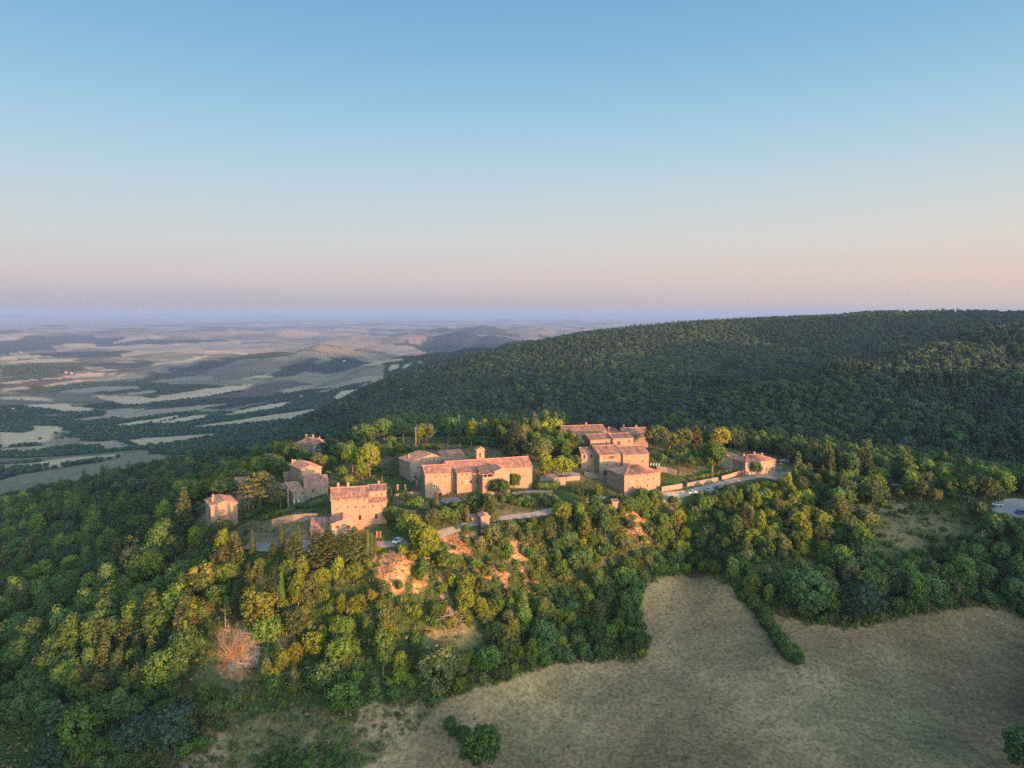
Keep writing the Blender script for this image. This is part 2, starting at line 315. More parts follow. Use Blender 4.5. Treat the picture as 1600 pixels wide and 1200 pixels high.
VF = [('cream',[(0,676),(17,667),(88,665),(101,670),(83,679),(79,688),(56,692),(19,697),(0,699)]),('wood',[(10,668),(50,668),(52,672),(35,676),(0,676)]),
('tan',[(0,701),(62,697),(94,694),(120,692),(62,705),(0,707)]),('tan',[(120,692),(180,688),(203,696),(199,701),(163,704),(159,697),(131,696)]),
('cream',[(188,687),(300,680),(353,676),(300,688),(216,698)]),('cream',[(34,729),(45,725),(94,716),(174,710),(189,708),(187,712),(140,716),(98,722),(94,730),(60,729)]),
('green',[(-20,755),(37,740),(96,731),(159,722),(189,714),(250,709),(290,722),(250,760),(150,800),(-20,800)]),
('cream',[(37,632),(105,631),(114,635),(150,638),(142,642),(101,643),(75,638),(45,636)]),('cream',[(0,621),(34,619),(69,622),(84,624),(80,627),(7,624)]),
('cream',[(142,619),(216,619),(242,623),(229,631),(193,632),(178,628)]),('cream',[(250,618),(329,607),(394,601),(396,603),(372,610),(325,619),(250,627),(232,629),(253,616)]),
('grey',[(83,613),(150,604),(216,603),(219,607),(135,614)]),('tan',[(174,616),(244,609),(246,613),(206,617)]),
('tan',[(101,657),(163,649),(167,640),(225,638),(229,640),(188,651),(156,656),(135,659)]),('tan',[(178,654),(231,640),(300,635),(366,629),(300,642),(234,650),(203,656)]),
('cream',[(176,664),(285,648),(278,654),(232,663),(188,667)]),('cream',[(234,663),(300,650),(328,647),(320,655),(270,662)]),
('mauve',[(340,640),(413,628),(452,622),(437,625),(406,632),(381,637),(351,643)]),('cream',[(346,649),(381,640),(437,629),(456,628),(441,634),(409,643),(381,647),(355,651)]),
('cream',[(290,669),(340,660),(385,654),(501,637),(488,645),(455,655),(400,661),(340,667)]),('cream',[(522,621),(533,611),(590,606),(590,614),(546,624),(524,625)]),
('brown',[(276,628),(381,612),(404,600),(452,593),(490,600),(437,609),(428,618),(362,622),(325,623)]),('tan',[(441,615),(445,609),(492,600),(497,602),(466,611)]),
('cream',[(376,592),(430,582),(497,575),(503,577),(456,584),(415,591)]),('cream',[(543,572),(557,566),(631,560),(629,563),(587,570),(544,573)]),
('cream',[(606,580),(612,570),(624,569),(622,576)]),('cream',[(629,575),(633,569),(643,567),(642,572)]),('cream',[(651,566),(658,564),(659,567)]),
('green',[(500,584),(544,577),(603,572),(600,575),(544,581)]),('cream',[(4,566),(56,561),(124,561),(112,564),(56,567)]),('cream',[(0,557),(36,554),(90,558),(37,561),(0,562)]),
('tan',[(131,574),(169,567),(216,566),(187,571),(139,578)]),('cream',[(131,581),(187,576),(300,560),(330,555),(300,565),(225,572),(150,585)]),
('cream',[(0,597),(112,587),(150,582),(210,585),(130,589),(0,600)]),('brown',[(0,600),(75,592),(131,592),(94,600),(9,606)]),('cream',[(62,603),(131,592),(221,588),(225,591),(131,597),(84,603)]),
('tan',[(0,607),(40,603),(50,608),(0,612)]),('mauve',[(250,575),(330,560),(360,575),(350,586),(270,588)]),('tan',[(270,590),(335,588),(330,593),(270,596)]),
('cream',[(74,668),(90,672),(84,675),(75,672)])]
WOODBIG = [(0,572),(60,567),(135,566),(130,578),(100,584),(0,590)]
def land_cover(x, y, z):
    px, py = proj(x, y, z); r = np.hypot(x, y)
    sh = x.shape; c = np.zeros(sh + (3,)); wood = np.zeros(sh, bool)
    n1 = fbm(x, y, 45, 41); n2 = fbm(x, y, 9, 43)
    # near ground: undergrowth, dry grass
    ug = np.array([.055, .088, .032]); dg = np.array([.22, .17, .09])
    k = smooth(.45, .62, n1)[..., None]; c[:] = ug * (1 - k) + (ug * .4 + dg * .6) * k
    near = r < 700
    jx = (vnoise(x, y, 1.6, 91) - .5) * 9 + (vnoise(x, y, 9, 92) - .5) * 9; jy = (vnoise(x, y, 1.6, 93) - .5) * 5 + (vnoise(x, y, 9, 94) - .5) * 5
    px0, py0 = px, py; px = px + np.where(near, jx, 0); py = py + np.where(near, jy, 0)
    fd = near & inpoly(px, py, FIELD)
    t = smooth(.3, .7, fbm(x, y, 38, 51))[..., None]; gr = (smooth(.52, .70, fbm(x, y, 22, 53)) * .55 * smooth(1000, 1150, py + .10 * (px - 1100)))[..., None]
    fc = np.array([.255, .185, .108]) * (1 - t) + np.array([.36, .27, .16]) * t
    fc = fc * (1 - gr) + np.array([.17, .185, .10]) * gr
    # mowing arcs
    arc = np.sin(np.hypot(x - 75, y - 150) * 1.1 + 3 * n1) * smooth(.35, .6, fbm(x, y, 50, 57)) + .9 * np.sin((y + x * .25) * 1.7 + 4 * n1) * smooth(.4, .65, fbm(x, y, 70, 58)) + 2.4 * (fbm(x, y * 2.2, 5, 59) - .5)
    fc = fc * (1 + .06 * arc[..., None]); c = np.where(fd[..., None], fc, c)
    rf = near & inpoly(px, py, ROUGH); t = smooth(.4, .6, n2)[..., None]
    c = np.where(rf[..., None], np.array([.15, .15, .075]) * (1 - t) + np.array([.34, .265, .17]) * t, c)
    for P in CLEAR: q = near & inpoly(px, py, P); c = np.where(q[..., None], np.array([.13, .15, .065]) * (1 - t) + np.array([.24, .21, .11]) * t, c)
    q = near & inpoly(px, py, VILLAGE); tv = smooth(.42, .58, fbm(x, y, 16, 61))[..., None]
    c = np.where(q[..., None], np.array([.085, .115, .04]) * (1 - tv) + np.array([.24, .20, .12]) * tv, c)
    for P in SOIL: q = near & inpoly(px, py, P) & (fbm(x, y, 7, 95) > .37); c = np.where(q[..., None], np.array([.36, .20, .105]) * (1 - t) + np.array([.50, .315, .17]) * t, c)
    for P in PALE: q = near & inpoly(px, py, P); c = np.where(q[..., None], np.array([.42, .37, .29]), c)
    px, py = px0, py0
    # ridge forest floor
    hillw = (r > 430) & ~valley_side(px, r, x, y)
    c = np.where(hillw[..., None], np.array([.035, .055, .028]), c)
    # valley
    v = valley_side(px, r, x, y)
    wd = smooth(-.01, .01, fbm(x * .35 + y * .12, y * .8, 260, 71) - np.interp(py, [540, 575, 600, 640, 760], [.75, .68, .56, .49, .45]))
    base = np.array([.33, .27, .19]) + (fbm(x, y, 700, 73)[..., None] - .5) * np.array([.16, .12, .10])
    vc = base * (1 - wd[..., None]) + np.array([.040, .058, .036]) * wd[..., None]; vw = wd > .5
    # far patchwork of fields
    cell = np.floor((x * .55 + y * .25) / 420 + fbm(x, y, 900, 77) * 1.8) * 13.7 + np.floor((y - x * .2) / 620 + fbm(x, y, 1300, 78) * 2.2) * 7.3
    hsh = np.abs(np.sin(cell * 12.9898) * 43758.5453) % 1.0
    far = np.array([.16, .135, .125]) + (hsh ** 1.4)[..., None] * np.array([.46, .33, .23]); far = np.where((hsh < .20)[..., None], np.array([.06, .075, .06]), far)
    fw = fbm(x, y * .5, 1500, 79); far = far * (.75 + .6 * fbm(x, y, 130, 84)[..., None]); far = np.where((fw > .56)[..., None], np.array([.06, .075, .06]), far)
    vc = np.where((r > 5200)[..., None], far, vc); vw &= r <= 5200
    q = (py > 562) & inpoly(px, py, WOODBIG); vc = np.where(q[..., None], np.array([.040, .058, .036]), vc); vw |= q & v
    cl = v & (r < np.maximum(1.22 * valley_lim(px), np.where(px > 235, 1600, 0))) & (px > 0) & (fbm(x, y, 120, 83) < .62); vc = np.where(cl[..., None], np.array([.040, .058, .036]), vc); vw |= cl
    hl = (r > 2350) & (r < 3900) & (px > 600) & (z > -290); vc = np.where(hl[..., None], np.array([.035, .055, .035]), vc); vw |= hl & v
    cm = np.floor((x * .3 + y * .95) / 150 + fbm(x, y, 400, 111) * 1.6) * 7.13 + np.floor((x - y * .35) / 330 + fbm(x, y, 500, 112) * 1.2) * 3.71
    hm_ = np.abs(np.sin(cm * 12.9898) * 43758.5453) % 1.0; mid = v & ~vw & (r > 1500) & (r <= 5200)
    vc = np.where(mid[..., None], vc * (.62 + .75 * hm_[..., None]), vc)
    fr1 = ((x * .3 + y * .95) / 150 + fbm(x, y, 400, 111) * 1.6) % 1.0; lane = mid & (fr1 < .07) & (fbm(x, y, 90, 113) > .42); vw |= lane
    for nme, P in VF:
        q = v & (r > 720) & inpoly(px + 2.2 * (n1 - .5) * 2, py + 1.0 * (n1 - .5) * 2, P)
        if nme == 'wood': vc = np.where(q[..., None], np.array([.040, .058, .036]), vc); vw |= q; continue
        vc = np.where(q[..., None], np.array(FCOL[nme]) * (.84 + .20 * n1[..., None] + .10 * (hm_[..., None] > .5)), vc); vw &= ~(q & ~(lane & (n2 > .62)))
    # badland scarps on the pale hill
    sc = (r > 3300) & (r < 4600) & (px > 130) & (px < 640); e = smooth(.52, .56, fbm(x, y, 260, 81))[..., None]
    vc = np.where(sc[..., None], vc * (1 - e) + np.array([.055, .07, .06]) * e, vc); e2 = smooth(.56, .60, fbm(x, y, 330, 85))[..., None]; vc = np.where(sc[..., None], vc * (1 - e2 * .5) + np.array([.21, .155, .15]) * e2 * .5, vc)
    c = np.where(v[..., None], vc, c)
    return c, vw & v
CRX = np.array([c[0] for c in CREST]); CRY = np.array([c[2] for c in CREST])
def valley_lim(px):
    lim = np.interp(px, [-400, 0, 150, 230, 330, 400, 440, 500, 560], [600, 610, 640, 690, 760, 900, 1150, 1420, 1560])
    return np.where(px > 560, np.interp(px, CRX, CRY) * 1.17, lim)
def valley_side(px, r, x, y):
    """beyond the wooded hill as seen from the front: left of the ridge or past its crest"""
    return (r > valley_lim(px)) & (y > 0)

def build_ground():
    az = np.concatenate([np.arange(-180, -42, 3.0), np.arange(-42, 42, .1), np.arange(42, 180, 3.0)])
    rr = [30.0]
    while rr[-1] < 70000:
        r = rr[-1]; rr.append(r * (1.13 if r < 120 else 1.0038 if r < 330 else 1.0068 if r < 600 else 1.0095 if r < 5200 else 1.022))
    rr = np.array(rr); A_, R_ = np.meshgrid(np.radians(az), rr)
    x = R_ * np.sin(A_); y = R_ * np.cos(A_); z = ground(x, y)
    c, _ = land_cover(x, y, z)
    def blur(m, ax, k):
        out = np.zeros_like(m)
        for d in range(-k, k + 1): out += np.roll(m, d, ax)
        return out / (2 * k + 1)
    cb = blur(c, 1, 1); c = np.where((R_ < 5200)[..., None] & (R_ > 40)[..., None], cb, c)
    na, nr = len(az), len(rr); idx = np.arange(na * nr).reshape(nr, na); nx = np.roll(idx, -1, 1)
    q = np.stack([idx[:-1], nx[:-1], nx[1:], idx[1:]], -1).reshape(-1, 4)[:, ::-1]
    v = np.stack([x, y, z], -1).reshape(-1, 3); v = np.vstack([v, [[0, 0, z[0].mean()]]]); cc = np.vstack([c.reshape(-1, 3), [[.1, .1, .05]]])
    t = np.stack([idx[0], nx[0], np.full(na, na * nr)], -1)[:, ::-1]
    me = mesh_np('ground', v, q, [M['ground']], t, tint=cc, smooth_=True)
    tag(link('ground', me), kind='structure')
build_ground()

# ------------------------------------------------------------------ haze
def box_mesh(name, x0, x1, y0, y1, z0, z1, mats=()):
    v = [(x, y, z) for z in (z0, z1) for y in (y0, y1) for x in (x0, x1)]
    q = [(0, 2, 3, 1), (4, 5, 7, 6), (0, 1, 5, 4), (2, 6, 7, 3), (0, 4, 6, 2), (1, 3, 7, 5)]
    return mesh_np(name, v, q, mats)
hm = bpy.data.materials.new('haze'); hm.use_nodes = True; hn = hm.node_tree.nodes; hn.clear()
ho = hn.new('ShaderNodeOutputMaterial'); hv = hn.new('ShaderNodeVolumePrincipled')
hv.inputs['Color'].default_value = (.31, .51, .90, 1); hv.inputs['Density'].default_value = 6.8e-5; hv.inputs['Anisotropy'].default_value = 0.0
hv.inputs['Density Attribute'].default_value = ''
hm.node_tree.links.new(hv.outputs[0], ho.inputs['Volume'])
haze = link('haze', box_mesh('haze', -80000, 80000, -80000, 80000, -820, 56, [hm])); tag(haze, kind='stuff')

# ------------------------------------------------------------------ trees
def ico(c, r, sq=1.0):
    t = (1 + 5 ** .5) / 2
    v = np.array([(-1,t,0),(1,t,0),(-1,-t,0),(1,-t,0),(0,-1,t),(0,1,t),(0,-1,-t),(0,1,-t),(t,0,-1),(t,0,1),(-t,0,-1),(-t,0,1)], float)
    v /= np.linalg.norm(v[0]); f = [(0,11,5),(0,5,1),(0,1,7),(0,7,10),(0,10,11),(1,5,9),(5,11,4),(11,10,2),(10,7,6),(7,1,8),(3,9,4),(3,4,2),(3,2,6),(3,6,8),(3,8,9),(4,9,5),(2,4,11),(6,2,10),(8,6,7),(9,8,1)]
    return v * np.array([r, r, r * sq]) + c, np.array(f)
def crown_mesh(name, lobes, nleaf, size, seed, squash=.85, core=.72, droop=0.0, open_=0.0):
    """lobes: rows (x, y, z, r, tone). Leaf-sized faces over each lobe round an added opaque core, toned darker, that blocks light"""
    g = np.random.default_rng(seed); V = []; Q = []; T = []; TR = []; nv = 0; lobes = np.asarray(lobes, float)
    ctr = lobes[:, :3].mean(0)
    for (x, y, z, r, tone) in lobes:
        n = max(6, int(nleaf * (r / lobes[:, 3].mean()) ** 2)); d = g.normal(size=(n, 3)); d /= np.linalg.norm(d, axis=1)[:, None]
        out = np.array([x, y, z]) - ctr; L = np.linalg.norm(out) + 1e-6
        keep = (d @ (out / L)) > -.55 if L > r * .6 else np.ones(n, bool)
        d = d[keep]; n = len(d)
        p = np.array([x, y, z]) + d * np.array([1, 1, squash]) * r * g.uniform(.72, 1.16, (n, 1))
        nn = d + g.normal(size=(n, 3)) * .55; nn[:, 2] += .15; nn /= np.linalg.norm(nn, axis=1)[:, None]
        a = np.cross(nn, g.normal(size=(n, 3))); a /= np.linalg.norm(a, axis=1)[:, None]; b = np.cross(nn, a)
        s = size * g.uniform(.55, 1.25, (n, 1)) * .5
        q = np.stack([p - a * s - b * s * .7, p + a * s * .8 - b * s * .8, p + a * s + b * s * .7, p - a * s * .7 + b * s * .9], 1)
        q[:, 2, 2] -= droop * size; q[:, 3, 2] -= droop * size
        V.append(q.reshape(-1, 3)); Q.append(np.arange(n * 4).reshape(n, 4) + nv); nv += n * 4
        T.append(np.repeat(np.clip(tone + g.normal(size=n) * .16, 0, 1), 4))
        if core > 0:
            cv, cf = ico(np.array([x, y, z]), r * core, squash); V.append(cv); TR.append(cf + nv); nv += 12; T.append(np.full(12, max(0, tone - .25)))  # added opaque filler, darker than its leaves, closing the lobe to light
    return mesh_np(name, np.vstack(V), np.vstack(Q), tris=np.vstack(TR) if TR else None, tone=np.concatenate(T), mats=[M['leaf_mid']])
def tube(pts_, rad_, n=5):
    V = []; Q = []; pts_ = [np.array(p, float) for p in pts_]
    for i, p in enumerate(pts_):
        d = pts_[min(i + 1, len(pts_) - 1)] - pts_[max(i - 1, 0)]; d /= np.linalg.norm(d) + 1e-9
        a = np.cross(d, [0.3, 1, .1]); a /= np.linalg.norm(a) + 1e-9; b = np.cross(d, a)
        for k in range(n):
            w = 2 * math.pi * k / n; V.append(p + rad_[i] * (a * math.cos(w) + b * math.sin(w)))
    for i in range(len(pts_) - 1):
        for k in range(n): Q.append((i * n + k, i * n + (k + 1) % n, (i + 1) * n + (k + 1) % n, (i + 1) * n + k))
    return V, Q
def tubes_mesh(name, tl, mat, n=5):
    V = []; Q = []
    for p, r in tl:
        v, q = tube(p, r, n); o = len(V); V += v; Q += [tuple(i + o for i in f) for f in q]
    return mesh_np(name, V, Q, [mat])
def oak_lobes(seed, H=9.0, R=4.3, n=34, zc=.60, flat=.78, rl=(1.05, 1.75), lean=.0):
    g = np.random.default_rng(seed); L = []
    for i in range(n):
        t = (i + .5) / n; zz = 1 - 1.72 * t; ph = i * 2.39996 + g.uniform(-.5, .5); rr = math.sqrt(max(0, 1 - zz * zz))
        k = g.uniform(.62, 1.0); bulge = 1 + .22 * math.sin(ph * 2 + seed) + .15 * math.sin(ph * 3 + seed * 2)
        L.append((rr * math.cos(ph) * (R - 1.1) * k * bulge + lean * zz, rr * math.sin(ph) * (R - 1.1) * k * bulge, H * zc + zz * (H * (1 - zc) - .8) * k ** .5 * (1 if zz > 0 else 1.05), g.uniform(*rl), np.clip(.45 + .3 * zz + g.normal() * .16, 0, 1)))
    return L
def trunk_mesh(name, H, r, n=4, seed=0, spread=.5):
    g = np.random.default_rng(seed); tl = [([(0, 0, -1.5), (.05, 0, H * .3), (.1 * g.normal(), .1 * g.normal(), H * .62)], [r * 1.3, r, r * .55])]
    for k in range(n):
        a = k * 2 * math.pi / n + g.uniform(-.4, .4); z0 = H * g.uniform(.26, .42)
        tl.append(([(0, 0, z0), (math.cos(a) * H * .14 * spread * 2, math.sin(a) * H * .14 * spread * 2, z0 + H * .17), (math.cos(a) * H * .25 * spread * 2, math.sin(a) * H * .25 * spread * 2, z0 + H * .33)], [r * .5, r * .36, r * .14]))
    return tubes_mesh(name, tl, M['bark'])
KIND = {}   # kind -> list of (crown mesh, trunk mesh)
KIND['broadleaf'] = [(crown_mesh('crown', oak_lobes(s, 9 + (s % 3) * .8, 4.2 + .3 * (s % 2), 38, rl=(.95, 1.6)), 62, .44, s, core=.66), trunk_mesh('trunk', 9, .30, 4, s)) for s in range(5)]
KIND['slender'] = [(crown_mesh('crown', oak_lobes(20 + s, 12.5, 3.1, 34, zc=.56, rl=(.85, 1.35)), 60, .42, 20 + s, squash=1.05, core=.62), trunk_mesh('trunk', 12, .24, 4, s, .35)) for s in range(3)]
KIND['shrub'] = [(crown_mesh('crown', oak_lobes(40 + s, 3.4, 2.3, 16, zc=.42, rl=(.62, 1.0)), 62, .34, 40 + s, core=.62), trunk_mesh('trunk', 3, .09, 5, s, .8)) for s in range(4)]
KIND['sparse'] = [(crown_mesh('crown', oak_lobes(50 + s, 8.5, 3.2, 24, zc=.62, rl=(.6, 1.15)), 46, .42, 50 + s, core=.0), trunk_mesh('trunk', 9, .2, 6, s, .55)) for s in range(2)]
def conifer_lobes(seed, H=13.0, R=3.0, irregular=.25, z0=.14):
    g = np.random.default_rng(seed); L = []; z = H * z0; k = 0
    while z < H - .5:
        f = 1 - (z - H * z0) / (H * (1 - z0)); rr = R * f ** .75 * g.uniform(1 - irregular, 1.05); m = max(3, int(3 + rr * 2.3))
        for i in range(m):
            a = i * 2 * math.pi / m + k * 1.1 + g.uniform(-.25, .25); q = rr * g.uniform(.65, 1.0)
            L.append((math.cos(a) * q, math.sin(a) * q, z - q * .10 + g.normal() * .12, .48 + .24 * f + .12 * g.random(), np.clip(.5 + .25 * g.normal(), 0, 1)))
            if rr > 1.5: L.append((math.cos(a) * q * .5, math.sin(a) * q * .5, z + .1, .55, .3))
        z += H * .062 + .14 * g.random(); k += 1
    L.append((0, 0, H - .35, .34, .7)); return L
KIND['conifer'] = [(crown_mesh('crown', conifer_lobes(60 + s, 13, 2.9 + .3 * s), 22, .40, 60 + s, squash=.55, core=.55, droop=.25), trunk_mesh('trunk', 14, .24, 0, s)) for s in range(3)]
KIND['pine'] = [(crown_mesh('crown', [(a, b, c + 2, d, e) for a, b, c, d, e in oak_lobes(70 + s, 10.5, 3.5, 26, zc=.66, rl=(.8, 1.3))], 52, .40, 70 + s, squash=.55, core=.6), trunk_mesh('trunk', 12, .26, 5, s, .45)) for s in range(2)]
def cyp_lobes(seed, H=11.0, R=1.05):
    g = np.random.default_rng(seed); L = []; z = .7
    while z < H:
        f = math.sin(math.pi * min(1, (z / H) ** .62)) ** .6 if z < H * .97 else .25; rr = max(.12, R * f * .62)
        for i in range(3): a = i * 2.094 + z * 1.7; L.append((math.cos(a) * rr * .62, math.sin(a) * rr * .62, z, max(.25, rr * .78), np.clip(.5 + .2 * g.normal(), 0, 1)))
        z += .5
    return L
KIND['cypress'] = [(crown_mesh('crown', cyp_lobes(80 + s, 11 + s, .95 + .12 * s), 18, .30, 80 + s, squash=1.7, core=.85), trunk_mesh('trunk', 4, .16, 0, s)) for s in range(2)]
def cedar_lobes(seed):
    g = np.random.default_rng(seed); L = []
    for k, (z, R) in enumerate([(4.5, 5.2), (6.4, 5.6), (8.3, 5.0), (10.0, 4.0), (11.6, 2.9), (13.0, 1.7)]):
        m = int(5 + R); 
        for i in range(m):
            a = i * 6.283 / m + k * .7 + g.uniform(-.3, .3)
            for q in (.45, .8, 1.0):
                qq = R * q * g.uniform(.8, 1.05); L.append((math.cos(a) * qq, math.sin(a) * qq, z + g.normal() * .22 - q * .25, .75 + .25 * g.random(), np.clip(.5 + .2 * g.normal(), 0, 1)))
    return L
KIND['cedar'] = [(crown_mesh('crown', cedar_lobes(90), 30, .40, 90, squash=.35, core=.6), trunk_mesh('trunk', 15, .42, 5, 3, .6))]
# the same plants as they read from half a kilometre and more
KIND['far_round'] = [(crown_mesh('crown', oak_lobes(100 + s, 9.5, 4.6, 15, rl=(1.5, 2.3)), 17, 1.15, 100 + s, core=.78), None) for s in range(4)]
KIND['far_conifer'] = [(crown_mesh('crown', [(a, b, c, d * 1.7, e) for a, b, c, d, e in conifer_lobes(110 + s, 13, 2.6)[::3]], 10, .85, 110 + s, squash=.7, core=.8), None) for s in range(2)]
KIND['far_clump'] = [(crown_mesh('crown', oak_lobes(120 + s, 9, 6.0, 11, rl=(2.2, 3.2)), 8, 2.2, 120 + s, core=.85, squash=.9), None) for s in range(3)]

def instancer(name, P, var, rot, scl, protos):
    """one 'stuff' object: points carrying instances of the prototype plants"""
    me = bpy.data.meshes.new(name); n = len(P); me.vertices.add(n); me.vertices.foreach_set('co', np.asarray(P, np.float32).ravel())
    for nm, tp, d in (('variant', 'INT', var), ('turn', 'FLOAT', rot), ('grow', 'FLOAT', scl)):
        a = me.attributes.new(nm, tp, 'POINT'); a.data.foreach_set('value', np.asarray(d, np.int32 if tp == 'INT' else np.float32))
    o = link(name, me); pc = bpy.data.collections.new(name + '_plants')
    for k, (m, mat) in enumerate(protos):
        p = bpy.data.objects.new(f'plant_{k:02d}', m); pc.objects.link(p); p.material_slots[0].link = 'OBJECT'; p.material_slots[0].material = mat
    ng = bpy.data.node_groups.new(name, 'GeometryNodeTree'); ng.interface.new_socket('Geometry', in_out='INPUT', socket_type='NodeSocketGeometry'); ng.interface.new_socket('Geometry', in_out='OUTPUT', socket_type='NodeSocketGeometry')
    nn, ll = ng.nodes, ng.links; gi = nn.new('NodeGroupInput'); go = nn.new('NodeGroupOutput'); iop = nn.new('GeometryNodeInstanceOnPoints')
    ci = nn.new('GeometryNodeCollectionInfo'); ci.inputs[0].default_value = pc; ci.inputs[1].default_value = True; ci.inputs[2].default_value = True
    def attr(nm, tp): a = nn.new('GeometryNodeInputNamedAttribute'); a.data_type = tp; a.inputs[0].default_value = nm; return a.outputs[0]
    cx = nn.new('ShaderNodeCombineXYZ'); ll.new(attr('turn', 'FLOAT'), cx.inputs[2]); iop.inputs['Pick Instance'].default_value = True
    ll.new(gi.outputs[0], iop.inputs['Points']); ll.new(ci.outputs[0], iop.inputs['Instance']); ll.new(attr('variant', 'INT'), iop.inputs['Instance Index'])
    ll.new(cx.outputs[0], iop.inputs['Rotation']); ll.new(attr('grow', 'FLOAT'), iop.inputs['Scale']); ll.new(iop.outputs[0], go.inputs[0])
    md = o.modifiers.new('plants', 'NODES'); md.node_group = ng; tag(o, kind='stuff'); return o
def grid_pts(x0, x1, y0, y1, d, jit=.42):
    X, Y = np.meshgrid(np.arange(x0, x1, d), np.arange(y0, y1, d)); X = X + (np.arange(X.shape[0]) % 2)[:, None] * d * .5
    return (X + rng.uniform(-jit, jit, X.shape) * d).ravel(), (Y + rng.uniform(-jit, jit, X.shape) * d).ravel()
# wood on the ridge and the far slopes
def far_wood():
    x, y = grid_pts(-900, 1900, 380, 2400, 7.6); r = np.hypot(x, y); z = ground(x, y); px, py = proj(x, y, z)
    k = (r > 430) & (r < 2250) & (px > -60) & (px < 1660) & ~valley_side(px, r * .97, x, y) & (r < np.interp(px, CRX, CRY) * 1.10)
    k &= ~((r < 520) & (px > 470) & (px < 1620) & (py < 800) & (r < 440))
    x, y, z, r, px, py = (q[k] for q in (x, y, z, r, px, py)); n = len(x)
    con = (fbm(x, y, 90, 131) > .56) & (rng.random(n) < .65); th = fbm(x, y, 60, 133)
    var = np.where(con, 12 + rng.integers(0, 2, n), rng.integers(0, 4, n) + 4 * ((rng.random(n) < .28) | (fbm(x, y, 130, 135) > .56)) + 0)
    var = np.where(~con & (rng.random(n) < .10), 8 + rng.integers(0, 4, n), var)
    s = rng.uniform(.6, 1.3, n) * (.8 + .4 * th); s = np.where(con, s * .95, s)
    fr = [m for m, _ in KIND['far_round']]; fc = [m for m, _ in KIND['far_conifer']]
    M['leaf_ridge'] = mat_leaf('leaf_ridge', (.024, .058, .028), (.062, .118, .044), (.07, .10, .04), .15); pr = [(m, M['leaf_ridge']) for m in fr] + [(m, M['leaf_blue']) for m in fr] + [(m, M['leaf_dark']) for m in fr] + [(m, M['leaf_blue']) for m in fc]
    instancer('forest_on_ridge', np.stack([x, y, z - .8], 1), var, rng.uniform(0, 6.28, n), s, pr); return n
def valley_wood():
    tot = 0
    for d, r0, r1 in ((9.5, 640, 2400), (13.0, 2400, 5200)):
        x, y = grid_pts(-r1 * .78, r1 * .45, 500, r1, d); r = np.hypot(x, y); k = (r > r0) & (r < r1) & (x / y > -.76) & (x / y < .40); x = x[k]; y = y[k]
        z = ground(x, y); c, w = land_cover(x, y, z); px, py = proj(x, y, z); w &= (px > -60) & (rng.random(len(x)) < .93); x, y, z = x[w], y[w], z[w]; n = len(x); tot += n
        fc = [m for m, _ in KIND['far_clump']]; pr = [(m, M['leaf_dark']) for m in fc] + [(m, M['leaf_blue']) for m in fc]
        instancer('valley_woodland', np.stack([x, y, z - 1.2], 1), rng.integers(0, 6, n), rng.uniform(0, 6.28, n), rng.uniform(.5, .85, n) * (1.0 if r0 < 1000 else .72), pr)
    return tot
print('far wood', far_wood(), 'valley', valley_wood())

# ------------------------------------------------------------------ the wooded hill in front
TREES = []   # (x, y, z, kind, scale, tone, zone, label)
HT = dict(broadleaf=9.6, slender=12.6, shrub=3.5, conifer=13.2, cypress=11.6, pine=12.6, cedar=13.8, sparse=9.0)

# ------------------------------------------------------------------ masonry materials
def mat_stone(name, c0, c1, c2):
    m, nt, b = new_mat(name); g = N(nt, 'ShaderNodeNewGeometry')
    v = N(nt, 'ShaderNodeTexVoronoi'); v.inputs['Scale'].default_value = 2.1
    mp = N(nt, 'ShaderNodeMapping'); mp.inputs['Scale'].default_value = (1, 1, 1.9); nt.links.new(g.outputs['Position'], mp.inputs[0]); nt.links.new(mp.outputs[0], v.inputs['Vector'])
    sep = N(nt, 'ShaderNodeSeparateColor'); nt.links.new(v.outputs['Color'], sep.inputs[0])
    c = mixc(nt, sep.outputs[0], c0, c1); n, h = noise_col(nt, g.outputs['Position'], .35, (.0, .0, .0), (1, 1, 1), .42, .66, 4)
    c = mixc(nt, n, c, c2); n2, h2 = noise_col(nt, g.outputs['Position'], 1.6, (.80, .80, .80), (1.12, 1.12, 1.12), .3, .7, 4); c = mixc(nt, 1.0, c, n2, 'MULTIPLY')
    nt.links.new(c, b.inputs['Base Color']); bump(nt, b, v.outputs['Distance'], .6, .12); b.inputs['Specular IOR Level'].default_value = .15; return m
M['stone'] = mat_stone('stone', (.29, .205, .150), (.42, .305, .225), (.33, .25, .195))
M['stone_pale'] = mat_stone('stone_pale', (.31, .245, .19), (.42, .34, .27), (.29, .245, .20))
M['stone_rubble'] = mat_stone('stone_rubble', (.21, .17, .13), (.38, .31, .24), (.26, .225, .18))
M['plaster'] = simple('plaster', (.52, .44, .35), (.64, .56, .45), .6, .9)
def mat_tile():
    m, nt, b = new_mat('roof_tiles'); a = N(nt, 'ShaderNodeAttribute', attribute_name='tone'); g = N(nt, 'ShaderNodeNewGeometry')
    r = N(nt, 'ShaderNodeValToRGB'); e = r.color_ramp.elements; e[0].color = (.30, .18, .135, 1); e[1].color = (.72, .42, .30, 1); k = e.new(.5); k.color = (.52, .295, .215, 1)
    nt.links.new(a.outputs['Fac'], r.inputs[0]); n, h = noise_col(nt, g.outputs['Position'], .5, (.72, .74, .74), (1.15, 1.1, 1.08), .35, .65, 5)
    nt.links.new(mixc(nt, 1.0, r.outputs[0], n, 'MULTIPLY'), b.inputs['Base Color']); b.inputs['Roughness'].default_value = .9; return m
M['tile'] = mat_tile()
M['glass'] = simple('dark_glass', (.020, .022, .026), (.05, .05, .055), .8, .25, spec=.5)
M['frame'] = simple('window_frame', (.16, .10, .07), (.24, .16, .11), 2)
M['shutter'] = simple('brown_shutter', (.20, .10, .06), (.28, .15, .09), 2)
